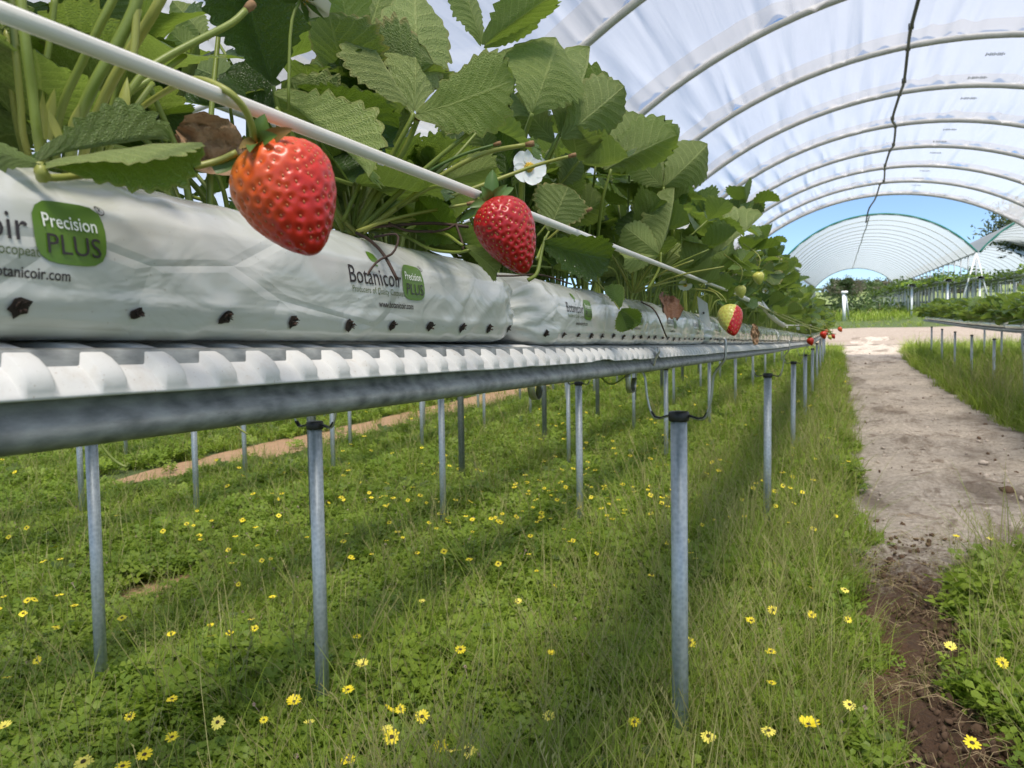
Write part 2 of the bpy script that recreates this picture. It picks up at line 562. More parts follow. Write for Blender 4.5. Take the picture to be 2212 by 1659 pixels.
# sandy track: pale crushed limestone, damp patches, brown soil close to the camera
k = M('sandy_track')
po = k.pos()
sx = k.n('ShaderNodeSeparateXYZ'); k.set(sx, 0, po)
gr = k.noise(po, 34, 7, 0.7)
lo = k.noise(k.pos((1.6, 0.55, 1)), 1.0, 5, 0.6)
mid = k.noise(k.pos((4.5, 7, 1)), 1.0, 6, 0.7, 0.8)
c = k.mix(k.ramp(gr, [(0.3, 0.0), (0.7, 1.0)]), (0.36, 0.285, 0.215, 1), (0.76, 0.68, 0.58, 1))
c = k.mix(k.ramp(lo, [(0.51, 0.0), (0.62, 0.75)]), c, k.mix(gr, (0.06, 0.043, 0.03, 1), (0.27, 0.2, 0.14, 1)))
c = k.mix(k.ramp(mid, [(0.54, 0.0), (0.64, 0.7)]), c, (0.17, 0.115, 0.075, 1))
near = k.ramp(k.math('ADD', k.math('MULTIPLY', sx.outputs[1], 0.106), k.math('ADD', k.math('MULTIPLY', k.math('SUBTRACT', lo, 0.5), 0.16), k.math('MULTIPLY', k.math('SUBTRACT', gr, 0.5), 0.22))), [(0.34, 1.0), (0.43, 0.0)])
sc = k.mix(gr, (0.045, 0.022, 0.011, 1), (0.19, 0.105, 0.055, 1))
sc = k.mix(k.ramp(lo, [(0.5, 0.0), (0.62, 0.6)]), sc, (0.27, 0.13, 0.06, 1))
c = k.mix(near, c, sc)
MAT['track'] = k.done(k.bsdf(c, 0.92, normal=k.bump(k.math('ADD', gr, k.math('MULTIPLY', mid, 1.4)), 1.0, 0.05)))
v, f = [], []
NT = 44
for y in TRACK_Y:
    l, r = track_edges(y)
    for j in range(NT):
        t = j / (NT - 1)
        x = l - 0.08 + (r - l + 0.16) * t
        h = 0.016 + 0.03 * vn(x, y, 2.2, 5) + 0.022 * vn(x, y, 6, 8) + 0.014 * vn(x, y, 14, 2) + 0.007 * vn(x, y, 31, 4)
        h += 0.028 * math.sin(y * 21 + 3 * vn(x, y, 2)) * math.exp(-((x - 0.62) / 0.2) ** 2) * (y > 4.0)
        if y < 4.2:
            h += 0.04 * vn(x, y, 5, 3) + 0.026 * vn(x, y, 12, 6) - 0.006
        v.append((x, y, g(y) + max(0.002, h * min(1, 6 * t, 6 * (1 - t)))))
f = [(i * NT + j, i * NT + j + 1, (i + 1) * NT + j + 1, (i + 1) * NT + j) for i in range(len(TRACK_Y) - 1) for j in range(NT - 1)]
tag(obj('path', me_new('path', v, f, MAT['track'])), kind='structure')

# the headland road that crosses behind the tunnel, and the orange bare alley of the next tunnel
k = M('headland_road')
gr = k.noise(k.pos(), 9, 7, 0.7); lo = k.noise(k.pos((0.3, 1.3, 1)), 1.0, 4)
c = k.mix(gr, (0.2, 0.155, 0.12, 1), (0.44, 0.37, 0.305, 1))
c = k.mix(k.ramp(lo, [(0.52, 0.0), (0.7, 0.6)]), c, (0.22, 0.16, 0.12, 1))
MAT['road'] = k.done(k.bsdf(c, 0.9, normal=k.bump(gr, 0.8, 0.06)))
rx = np.linspace(-30, 40, 71)
ry = [28.6, 29.3, 30.1, 31.0, 31.9, 32.6, 33.2]
v = [(x, y + 0.25 * vn(x, y, 0.4), g(y + 0.25 * vn(x, y, 0.4)) + 0.02 + 0.03 * vn(x, y, 1.2)) for y in ry for x in rx]
n = len(rx)
f = [(i * n + j, i * n + j + 1, (i + 1) * n + j + 1, (i + 1) * n + j) for i in range(len(ry) - 1) for j in range(n - 1)]
tag(obj('road', me_new('road', v, f, MAT['road'])), kind='structure')
k = M('bare_alley')
gr = k.noise(k.pos(), 12, 6, 0.7)
MAT['alley'] = k.done(k.bsdf(k.mix(gr, (0.26, 0.15, 0.08, 1), (0.56, 0.36, 0.21, 1)), 0.9, normal=k.bump(gr, 0.8, 0.03)))
ay = np.arange(4.6, 27, 0.25)
v, f = [], []
for y in ay:
    wl = -6.3 + 0.18 * vn(2, y, 0.9); wr = -5.35 + 0.2 * vn(5, y, 1.1)
    if y < 6: wl, wr = np.interp(y, [4.6, 6], [-5.85, wl]), np.interp(y, [4.6, 6], [-5.75, wr])
    for t in (0, .33, .67, 1):
        v.append((wl + (wr - wl) * t, y, G(-6, y) + 0.012))
f = [(i * 4 + j, i * 4 + j + 1, (i + 1) * 4 + j + 1, (i + 1) * 4 + j) for i in range(len(ay) - 1) for j in range(3)]
tag(obj('bare_path', me_new('bare_path', v, f, MAT['alley'])), kind='structure')
# small worn patch of reddish soil under the second row
PA, PB = onG(225, 1322), onG(440, 1240)
PATCH = (PA + PB) / 2
PDIR = (PB - PA); PLEN = PDIR.length / 2; PDIR.normalize()
PNRM = Vector((-PDIR.y, PDIR.x, 0)).normalized()
v = []
for i in range(22):
    a = 2 * math.pi * i / 22
    q = PATCH + PDIR * (PLEN * math.cos(a) * (1 + 0.2 * vn(i, 3))) + PNRM * (0.15 * math.sin(a) * (1 + 0.35 * vn(i, 9)))
    v.append((q.x, q.y, G(q.x, q.y) + 0.012))
tag(obj('soil_patch', me_new('soil_patch', v, [tuple(range(22))], MAT['alley'])), kind='structure')
# far hill with the pasture
k = M('pasture')
gr = k.noise(k.pos(), 0.12, 5)
MAT['pasture'] = k.done(k.bsdf(k.mix(gr, (0.12, 0.17, 0.045, 1), (0.22, 0.26, 0.09, 1)), 0.9))
hx = np.linspace(-260, 260, 60); hy = np.linspace(150, 420, 24)
v = [(x, y, g(y) + 0.3 + 5.0 * max(0, math.sin((y - 150) / 270 * math.pi)) * (0.8 + 0.5 * vn(x, y, 0.012))) for y in hy for x in hx]
n = len(hx)
f = [(i * n + j, i * n + j + 1, (i + 1) * n + j + 1, (i + 1) * n + j) for i in range(len(hy) - 1) for j in range(n - 1)]
tag(obj('hill', me_new('hill', v, f, MAT['pasture'])), kind='structure')

# ================================================================== THE TUNNELS
MAT['far_post'] = simple('far_post', (0.55, 0.58, 0.6), 0.5, 0.2)
RARC, HALF = 5.0, 3.95
PHI = math.asin(HALF / RARC)
def arch(xc, apex, s, off=0.0):
    """s in -1..1 across the bay; off pushes outwards"""
    a = s * PHI
    return xc + (RARC + off) * math.sin(a), apex - RARC + (RARC + off) * math.cos(a)

def film_panel(xc, y0, y1, apexf, ns, ny, seed, wrinkle=1.0, off=0.035):
    r = np.random.default_rng(seed)
    ss = np.linspace(-1, 1, ns)
    tt = np.linspace(0, 1, ny)
    arc = ss * PHI * RARC
    H = np.zeros((ny, ns))
    for _ in range(int(170 * wrinkle)):
        end = r.random() < 0.6
        a0 = r.uniform(-5.2, 5.2); w = r.uniform(0.022, 0.07); am = r.uniform(0.008, 0.034) * r.choice([1, 1, -1])
        sl = r.normal(0, 0.09); t0 = 1.0 if r.random() < 0.75 else 0.0; ln = r.uniform(0.25, 0.9)
        d = (arc[None, :] - a0 - sl * (tt[:, None] - t0)) / (w * (1 + 1.2 * np.abs(tt[:, None] - t0)))
        H += am * np.exp(-d * d) * np.exp(-((tt[:, None] - t0) / ln) ** 2)
    H += 0.05 * np.sin(np.pi * tt)[:, None] * (0.4 + 0.3 * np.sin(arc[None, :] * 1.7 + seed))
    v = []
    for i, t in enumerate(tt):
        y = y0 + (y1 - y0) * t
        ap = apexf(y)
        for j, s in enumerate(ss):
            x, z = arch(xc, ap, s, off + H[i, j])
            v.append((x, y, z))
    f = [(i * ns + j, i * ns + j + 1, (i + 1) * ns + j + 1, (i + 1) * ns + j) for i in range(ny - 1) for j in range(ns - 1)]
    return v, f

def tunnel(label, xc, y_first, n_hoops, pitch, apex_h, mat, ns, ny, wrinkle, bands=True, legs=(-1, 1), rope=False, cable=None, group='film tunnels of the farm', brace=False, edge=True, hoop_mat='hoop'):
    t = thing('polytunnel', label, 'polytunnel', (xc, y_first, g(y_first)), group)
    ap = lambda y: g(y) + apex_h
    for kx in range(n_hoops):
        y = y_first + kx * pitch
        pts = [(arch(xc, ap(y), s)[0], y, arch(xc, ap(y), s)[1]) for s in np.linspace(-1, 1, 41)]
        part(t, 'hoop', *tube(pts, 0.036 if hoop_mat == 'hoop' else 0.024, 8), MAT[hoop_mat])
        for sgn in legs:
            x, z = arch(xc, ap(y), sgn)
            part(t, 'leg', *tube([(x, y, G(x, y) - 0.2), (x, y, z + 0.03)], 0.028, 8), MAT['leg_steel'])
        if brace:
            for sgn in legs:
                x, z = arch(xc, ap(y), sgn)
                part(t, 'brace', *tube([(x - 0.02, y, z), (x - 0.9 * sgn, y + 0.02, g(y) - 0.1)], 0.022, 6), MAT['post'])
        if kx < n_hoops - 1:
            part(t, 'film_panel', *film_panel(xc, y, y + pitch, ap, ns, ny, 100 + kx, wrinkle), mat)
            if bands:
                part(t, 'film_overlap', *film_panel(xc, y + pitch - 0.5, y + pitch - 0.005, ap, ns, 4, 100 + kx, 0.3, 0.012), MAT['film_band'])
    yl = y_first + (n_hoops - 1) * pitch
    if edge:
        for y in (y_first, yl):
            pts = [(arch(xc, ap(y), s, 0.04)[0], y + 0.01 * math.sin(s * 40), arch(xc, ap(y), s, 0.04)[1]) for s in np.linspace(-1, 1, 61)]
            part(t, 'edge_rope', *tube(pts, 0.045 if rope else 0.018, 6), MAT['green_rope'] if rope else MAT['film_print'])
    for sgn in legs:
        x, _ = arch(xc, 0, sgn)
        yy = [y_first + kx * pitch for kx in range(n_hoops)]
        part(t, 'gutter_pipe', *tube([(x, y, ap(y) - RARC + RARC * math.cos(PHI) + 0.03) for y in yy], 0.03, 8), MAT['hoop'])
    return t, ap

HOOP0, PITCH_H, N_H = -2.2, 2.0, 13
main_t, ap1 = tunnel('white film tunnel arching over the near strawberry rows and the sandy track', 1.0, HOOP0, N_H, PITCH_H, 4.17, MAT['film'], 440, 8, 1.0, legs=(-1, 1))
tunnel('white film tunnel bay left of the camera, seen between the near leaves', 1.0 - 2 * HALF, HOOP0, N_H, PITCH_H, 4.17, MAT['film'], 60, 4, 0.5, bands=False, legs=(-1,), edge=False)
tunnel('white film tunnel bay on the right of the near tunnel, edge-on', 1.0 + 2 * HALF, HOOP0, N_H, PITCH_H, 4.17, MAT['film'], 60, 4, 0.5, bands=False, legs=(1,), edge=False)
# faint prints on the film and the overhead irrigation cable under the ridge
for kx in range(4, N_H - 1):
    y = HOOP0 + kx * PITCH_H
    for dy, dx, wd in ((0.75, 0.55, 0.2), (1.72, 0.5, 0.22)):
        if dy > 1 and kx % 2: continue
        mb = MB()
        for q in range(5):
            sx0 = dx + q * wd / 5
            for (o, hh) in ((0.0, 0.11), (0.02, 0.05 + 0.04 * (q % 2))):
                s = (sx0 + o) / RARC / PHI
                x, z = arch(1.0, ap1(y + dy), s, 0.02)
                mb.add(box((x, y + dy, z), (0.012, hh, 0.002)))
        part(main_t, 'print_mark', mb.v, mb.f, MAT['film_print'])
pts = []
for kx, (px, py) in zip(range(3, 14), [(2075, -230), (2040, -130), (1997, 0), (1961, 132), (1943, 234), (1934, 305), (1922, 360), (1911, 392), (1901, 410)]):
    y = HOOP0 + kx * PITCH_H
    p = onY(px, py, y)
    z = ap1(y) - RARC + math.sqrt(RARC ** 2 - (p.x - 1.0) ** 2) - 0.03
    pts.append((p.x, y, z))
    if kx < 11: pts.append((p.x + 0.03 * (-1) ** kx, y + 1.0, g(y + 1) + 4.17 - 0.13))
x, y, z = pts[-1]
pts += [(x - 0.05, y + 1.2, z - 0.12), (x - 0.16, y + 2.3, z - 0.2), (x - 0.22, y + 2.6, z - 0.5)]
cb = MB().add(tube(pts, 0.019, 6, n=90))
for q in range(0, len(pts) - 3, 1):
    p = Vector(pts[q]); cb.add(box((p.x, p.y, p.z + 0.01), (0.05, 0.05, 0.05)))
tag(obj('irrigation_hose', me_new('irrigation_hose', cb.v, cb.f, MAT['dark_hose'])), 'dark irrigation hose strung under the ridge of the near tunnel', 'hose')

far_a, _ = tunnel('far film tunnel beyond the road with green rope round its open end', 1.45, 38.5, 24, 2.3, 4.55, MAT['film_far'], 44, 3, 0.0, bands=False, legs=(-1, 1), rope=True, brace=False, hoop_mat='white_paint')
far_b, _ = tunnel('far film tunnel at the right edge, beside the one ringed with green rope', 1.45 + 2 * HALF + 0.15, 38.5, 24, 2.3, 4.55, MAT['film_far'], 44, 3, 0.0, bands=False, legs=(1,), rope=True, hoop_mat='white_paint')
tunnel('far film tunnel hidden behind the near strawberry leaves', 1.45 - 2 * HALF - 0.15, 38.5, 12, 4.6, 4.55, MAT['film_far'], 30, 3, 0.0, bands=False, legs=(-1,), rope=True, hoop_mat='white_paint')
for sx0, lean in ((1, 0.7), (1, -0.6)):
    x, z = arch(1.45, g(38.5) + 4.55, sx0)
    part(far_a, 'brace', *tube([(x, 38.5, z), (x - lean, 38.3, g(38.3) - 0.1)], 0.03, 8), MAT['far_post'])
# ridge hose of the far tunnel
pts = [(1.2, 38.5 + i * 4.6, g(38.5 + i * 4.6) + 4.5 - 0.1 * (i % 2)) for i in range(12)]
tag(obj('irrigation_hose', me_new('irrigation_hose_far', *tube(pts, 0.03, 5), MAT['wire'])), 'grey hose along the ridge inside the far tunnel', 'hose')

# ================================================================== THE TABLES
ROWX = -0.34
ZB = 0.95 + 0.006                         # underside of the near bags, before row_dz
RAIL = [(-0.2515, 0.0), (-0.2505, -0.004), (-0.2494, -0.010), (-0.2490, -0.0190), (-0.2476, -0.0214), (-0.2446, -0.0236), (-0.2432, -0.0268), (-0.2436, -0.0300),
        (-0.2458, -0.0326), (-0.250, -0.0342), (-0.30, -0.0370), (-0.34, -0.0375)]
RAIL = [(x, z - 0.004) for x, z in RAIL]
RAIL += [(2 * ROWX - x, z) for x, z in RAIL[-2::-1]]
RAIL_IN = [(ROWX + (x - ROWX) * 0.985, z + 0.0012) for x, z in RAIL[::-1]]
LIN = []
def liner_mesh(y0, y1, pitch=0.028, step=5, torn=None):
    """moulded white gutter liner: raised cross ribs, rounded shoulder, thin lip"""
    base = [(-0.34, 0.0), (-0.29, 0.0), (-0.266, -0.0004), (-0.2575, -0.0015), (-0.2510, -0.0036), (-0.2465, -0.0062), (-0.2435, -0.0088), (-0.2418, -0.0112), (-0.2405, -0.0122), (-0.2403, -0.0130), (-0.2420, -0.0132)]
    rise = [(0, 0.0066), (0, 0.0066), (0.0010, 0.0063), (0.0030, 0.0050), (0.0038, 0.0036), (0.0040, 0.0026), (0.0034, 0.0016), (0.0015, 0.0008), (0.0, 0.0), (0, 0), (0, 0)]
    prof, rs = base, rise
    mirror = [(2 * ROWX - x, z) for x, z in base[1:]][::-1]
    mrise = [(-a, b) for a, b in rise[1:]][::-1]
    prof = mirror + base
    rs = mrise + rise
    prof = [(x, z + 0.0) for x, z in prof]
    m = len(prof)
    ys, rf = [], []
    y = y0
    cyc = [(0.0, 0), (0.006, 0), (0.0126, 0.0), (0.0134, 0.08), (0.0146, 0.93), (0.0153, 1.0), (0.0235, 1.0), (0.0244, 0.95), (0.0264, 0.1), (0.0272, 0.0)]
    while y < y1 - 1e-4:
        for a, b in cyc:
            ys.append(y + a * pitch / 0.028); rf.append(b)
        y += pitch
    v = []
    for y, r in zip(ys, rf):
        dz = row_dz(y)
        lipz = 0.0012 * vn(1, y, 3) + 0.0005 * vn(4, y, 14)
        for i in range(m):
            x, z = prof[i]
            e = max(0, i - (m - 5)) / 4
            if torn and i >= m - 4:
                tz = max(0.0, vn(2, y, 16, 4) * 0.006 + vn(2, y, 45, 1) * 0.0015) * torn(y)
            else:
                tz = 0
            v.append((x + rs[i][0] * r, y, ZB - 0.0046 + z * 1.16 + rs[i][1] * 0.7 * r + dz + lipz * e + tz))
    f = [(i * m + j, i * m + j + 1, (i + 1) * m + j + 1, (i + 1) * m + j) for i in range(len(ys) - 1) for j in range(m - 1)]
    return v, f

zoff = lambda y: ZB + row_dz(y)
RAIL_JOINTS = [-1.6, 1.10, 3.55, 5.95, 8.35, 10.75, 13.15, 15.55, 17.95, 20.35, 22.2]
for i in range(len(RAIL_JOINTS) - 1):
    a, b = RAIL_JOINTS[i] - 0.03, RAIL_JOINTS[i + 1]
    ysr = np.linspace(a, b, 40 if i < 2 else 10)
    o = 0.0006 * (i % 2)
    pr = [(x, z - o) for x, z in RAIL] + [(x, z - o) for x, z in RAIL_IN]
    v, f = sweep_xz(pr, ysr, zoff, closed=True)
    lb = ['galvanised steel gutter rail running from the left edge of the photo', 'second galvanised gutter rail of the near row, beyond the strap joint'][i] if i < 2 else None
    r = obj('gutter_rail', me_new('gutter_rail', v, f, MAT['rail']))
    tag(r, lb or 'galvanised gutter rail farther along the near row', 'gutter rail', 'gutter rails of the near row')
    torn = (lambda y: float(np.interp(y, [0.55, 0.75, 0.9, 1.08], [0.0, 1.0, 0.9, 0.6]))) if i == 0 else None
    v, f = liner_mesh(a + 0.045, b - 0.012, torn=torn)
    r = obj('ribbed_liner', me_new('ribbed_liner', v, f, MAT['liner']))
    tag(r, ['white ribbed plastic liner under the nearest bags, torn along its lip', 'white ribbed liner past the strap joint under the second bag'][i] if i < 2 else 'white ribbed liner farther along the near row', 'gutter liner', 'white liners of the near row')

def r_(i):
    return (math.sin(i * 127.1 + 3.7) * 43758.5453) % 1.0

# strap at the joint and the curled clips under the rail
def strap(y, label):
    w = 0.011
    pr = [(x + 0.0012 * (1 if x > ROWX else -1), z - 0.0012) for x, z in RAIL]
    pr = [(-0.2355, -0.004), (-0.235, -0.012), (-0.2385, -0.017), (-0.2405, -0.0215), (-0.2412, -0.026), (-0.2425, -0.030), (-0.247, -0.0335), (-0.26, -0.0345), (-0.30, -0.037), (-0.34, -0.038), (-0.40, -0.036), (-0.435, -0.03)]
    v, f = sweep_xz(pr, [y - w / 2, y + w / 2], zoff)
    o = obj('joint_strap', me_new('joint_strap', v, f, MAT['wire']))
    sm = o.modifiers.new('thick', 'SOLIDIFY'); sm.thickness = 0.0012
    tag(o, label, 'strap')
strap(1.085, 'bent metal strap over the first joint of the gutter rail')
strap(3.54, 'bent metal strap over the next joint of the gutter rail')
def clip(px, py, x, pts, w, label):
    c = onX(px, py, x)
    v = []
    for sgn in (-0.5, 0.5):
        for a, b in pts:
            v.append((c.x + sgn * w, c.y + a, c.z + b))
    n = len(pts)
    o = obj('hose_clip', me_new('hose_clip', v, [(i, i + 1, n + i + 1, n + i) for i in range(n - 1)], MAT['wire']))
    sm = o.modifiers.new('thick', 'SOLIDIFY'); sm.thickness = 0.0012
    tag(o, label, 'clip')
U = [(-0.014 * math.cos(t), -0.016 * math.sin(t)) for t in np.linspace(-0.7, math.pi + 0.6, 14)]
clip(1157, 832, -0.30, U, 0.008, 'dark curled metal clip under the rail, left of the strap joint')
clip(1363, 832, -0.29, [(-0.017, 0.03), (-0.0175, 0.01)] + [(-0.017 * math.cos(t), -0.012 * math.sin(t)) for t in np.linspace(0, math.pi * 0.95, 10)] + [(0.0185, 0.006), (0.022, 0.009)], 0.008, 'pale hooked metal clip hanging just under the strap joint')

def hook_mesh(x0, side, w=0.003, dz=0.0):
    """bent wire from the post cap up and over the trough edge"""
    pts = [(0.02, -0.150), (0.045, -0.158), (0.062, -0.152), (0.074, -0.112), (0.080, -0.060), (0.092, -0.038), (0.104, -0.022), (0.1065, -0.008), (0.1065, 0.022), (0.100, 0.027), (0.092, 0.022)]
    return tube([(x0 + side * a, 0.0, b) for a, b in pts], w, 8, n=44)

def post_thing(x, y, ztop, zg, label, group, r=0.0192, full=True, hooks=True):
    t = thing('post', label, 'post', (x, y, zg), group)
    sides = 20 if full else 8
    part(t, 'tube', *tube([(x, y, zg - 0.15), (x, y, ztop)], r, sides), MAT['post'])
    mb = MB()
    mb.add(tube([(x, y, ztop - 0.016), (x, y, ztop - 0.013), (x, y, ztop + 0.004), (x, y, ztop + 0.007)], [r + 0.0035, r + 0.005, r + 0.005, r + 0.002], sides))
    if full:
        for sgn in (-1, 1):
            pr = [(0.018, -0.002), (0.032, -0.006), (0.044, -0.010), (0.056, -0.008), (0.064, 0.004)]
            vs = []
            for wy in (-0.008, 0.008):
                for h in (0.0, 0.003):
                    vs += [(x + sgn * a, y + wy, ztop + b + h) for a, b in pr]
            nn = len(pr)
            fs = []
            for i in range(nn - 1):
                fs += [(i, i + 1, nn + i + 1, nn + i), (nn + i, nn + i + 1, 3 * nn + i + 1, 3 * nn + i), (3 * nn + i, 3 * nn + i + 1, 2 * nn + i + 1, 2 * nn + i), (2 * nn + i, 2 * nn + i + 1, i + 1, i)]
            mb.add((vs, fs))
    part(t, 'cap', mb.v, mb.f, MAT['black_plastic'])
    if hooks:
        for sgn in (-1, 1):
            v, f = hook_mesh(0, sgn)
            part(t, 'wire_hook', [(p[0] + x, p[1] + y, p[2] + ztop + 0.148) for p in v], f, MAT['wire'])
    return t

for i in range(9):
    y = 1.80 + 2.4 * i
    zt = ZB + row_dz(y) - 0.163
    lb = (ORD[i] + ' black-capped galvanised post of the near row, ' + ('large beside the grass' if i == 0 else 'counted from the camera')) if i < 5 else 'black-capped galvanised post far along the near row'
    pt = post_thing(-0.345, y, zt, g(y), lb, 'posts carrying the near row', full=i < 4)
    if i: pt.rotation_euler = (0.012 * r_(i * 3.1) - 0.006, 0.012 * r_(i * 7.7) - 0.006, 0)

# grow bags -------------------------------------------------------------------------------------
BP = [(0.0, 0.0), (0.055, -0.0002), (0.073, 0.0002), (0.0825, 0.0018), (0.0868, 0.0062), (0.0884, 0.0118), (0.0893, 0.021), (0.0898, 0.031), (0.0885, 0.041), (0.0845, 0.050), (0.077, 0.058), (0.066, 0.0635), (0.045, 0.068), (0.02, 0.070), (0.0, 0.0705)]
def bag_profile(n=44):
    half = spline([(a, 0, b) for a, b in BP], n)
    pts = [(p.x, p.z) for p in half] + [(-p.x, p.z) for p in half[-2:0:-1]]
    return pts
BPROF = bag_profile()
def bag_disp(x, y, z, seed):
    q = Vector((x * 9 + seed * 7, y * 11, z * 16))
    a = mnoise.noise(q) * 0.0016
    r = 1 - abs(mnoise.noise(Vector((x * 16 - seed, y * 15 + z * 26, z * 9)))) * 2
    c = 1 - abs(mnoise.noise(Vector((x * 7 + seed, y * 24 - z * 30, z * 7 + 5)))) * 2
    a += 0.0011 * math.exp(-((z - 0.046 - 0.002 * mnoise.noise(Vector((seed, y * 4, 0)))) / 0.0022) ** 2) + 0.0009 * math.exp(-((z - 0.0135) / 0.002) ** 2)
    return a + 0.0011 * max(0, r) ** 3 + 0.0012 * max(0, c) ** 4
def bag_point(y, x, z, L, seed, fine=True):
    """a point of the unit bag profile placed y metres from its near end"""
    e = min(y, L - y)
    s = 1.0
    if e < 0.055:
        tq = max(0, e) / 0.055
        s = 0.56 + 0.44 * math.sin(tq * math.pi / 2) ** 0.8
    d = bag_disp(x, y, z, seed) if fine else 0
    if e < 0.06:
        d += 0.008 * (1 - e / 0.06) * mnoise.noise(Vector((x * 40, y * 45 + seed, z * 95))) + 0.006 * (1 - e / 0.06) * (abs(mnoise.noise(Vector((x * 20 + seed, y * 14, z * 150)))) - .25)
    zc = 0.033
    nx, nz = x, (z - zc) * 2.2
    ln = math.hypot(nx, nz) or 1
    bulge = 1 + 0.02 * math.sin(y * 9 + seed)
    zz = zc * (0.8 + 0.2 * s) + (z - zc) * s * bulge
    return (x * (0.5 + 0.5 * s) + d * nx / ln, y, max(0, zz + d * nz / ln))
def bag_mesh(L, seed, ny):
    e = np.concatenate([np.linspace(0, 0.07, 17), np.linspace(0.07, L - 0.07, ny)[1:-1], np.linspace(L - 0.07, L, 17)])
    v = []
    m = len(BPROF)
    for y in e:
        for (x, z) in BPROF:
            v.append(bag_point(y, x, z, L, seed))
    f = [(i * m + j, i * m + (j + 1) % m, (i + 1) * m + (j + 1) % m, (i + 1) * m + j) for i in range(len(e) - 1) for j in range(m)]
    # gathered end flaps
    for end, i0, sg in ((0.0, 0, -1), (L, len(e) - 1, 1)):
        o = len(v)
        for (x, z) in BPROF:
            w = mnoise.noise(Vector((x * 60, z * 90, seed + end)))
            v.append((x * 0.55 + 0.004 * w, end + sg * (0.006 + 0.006 * abs(w)), 0.008 + z * 0.62))
        for j in range(m):
            j2 = (j + 1) % m
            q = (i0 * m + j, i0 * m + j2, o + j2, o + j)
            f.append(q if sg > 0 else q[::-1])
        f.append(tuple(range(o, o + m)))
    return v, f
def bag_face(y, h, L, seed, lift):
    """point on the near face of the bag at height h above its underside"""
    n = 44
    for i in range(3, n):
        if BPROF[i][1] >= h: break
    a, b = BPROF[i - 1], BPROF[i]
    t = (h - a[1]) / max(1e-6, b[1] - a[1])
    x = a[0] + (b[0] - a[0]) * t
    dx, dz = b[0] - a[0], b[1] - a[1]
    ln = math.hypot(dx, dz)
    p = bag_point(y, x, h, L, seed)
    return (p[0] + lift * dz / ln, p[1], p[2] - lift * dx / ln)

def text_mesh(body, size, sx=1.0, bold=0.0, res=3):
    cu = bpy.data.curves.new('lettering', 'FONT')
    cu.body = body; cu.size = size; cu.resolution_u = res; cu.offset = bold
    cu.fill_mode = 'FRONT'
    o = bpy.data.objects.new('lettering', cu)
    COL.objects.link(o)
    dg = bpy.context.evaluated_depsgraph_get(); dg.update()
    me = bpy.data.meshes.new_from_object(o.evaluated_get(dg))
    vs = [(q.co.x * sx, q.co.y) for q in me.vertices]
    fs = [tuple(p.vertices) for p in me.polygons]
    bpy.data.objects.remove(o); bpy.data.curves.remove(cu); bpy.data.meshes.remove(me)
    x0 = min(a for a, b in vs) if vs else 0
    return [(a - x0, b) for a, b in vs], fs
def fit_text(body, width, height, bold=0.0):
    """lettering scaled to a width and to the height of its capitals"""
    vs, fs = text_mesh(body, 1.0, bold=bold)
    w = max(a for a, b in vs)
    h = 0.7
    return [(a * width / w, b * height / h) for a, b in vs], fs
def blob(w, h, n=26, p=3.6):
    """rounded badge as rings so that it can follow a curved face"""
    vs = [(w / 2, h / 2)]; fs = []
    rings = 4
    for r in range(1, rings + 1):
        for i in range(n):
            a = 2 * math.pi * i / n
            c, s = math.cos(a), math.sin(a)
            k2 = (abs(c) ** p + abs(s) ** p) ** (-1 / p)
            vs.append((w / 2 + w / 2 * r / rings * k2 * c, h / 2 + h / 2 * r / rings * k2 * s))
    for i in range(n):
        fs.append((0, 1 + i, 1 + (i + 1) % n))
    for r in range(1, rings):
        for i in range(n):
            a = 1 + (r - 1) * n + i; b = 1 + (r - 1) * n + (i + 1) % n
            fs.append((a, a + n, b + n, b))
    return vs, fs
T_BRAND = fit_text('Botanicoir', 0.0535, 0.0098, 0.0)
T_SUB = fit_text('Producers of Quality Cocopeat', 0.055, 0.0036)
T_WEB = fit_text('www.botanicoir.com', 0.040, 0.0038, 0.012)
T_PREC = fit_text('Precision', 0.0205, 0.0047, 0.008)
T_PLUS = fit_text('PLUS', 0.0205, 0.0068, 0.0)
T_REG = fit_text('R', 0.0012, 0.0017, 0.02)
BADGE = blob(0.0275, 0.0215)
LEAF_ICON = ([(0, 0), (0.002, 0.004), (0.0015, 0.0075), (-0.002, 0.0085), (-0.0055, 0.0085), (-0.0065, 0.0045), (-0.004, 0.0005)], [(0, 1, 2, 3, 4, 5, 6)])
RING = ([(0.0019 * r * math.cos(a), 0.0019 * r * math.sin(a)) for r in (0.82, 1.0) for a in np.linspace(0, 2 * math.pi, 17)[:-1]], [(i, (i + 1) % 16, 16 + (i + 1) % 16, 16 + i) for i in range(16)])

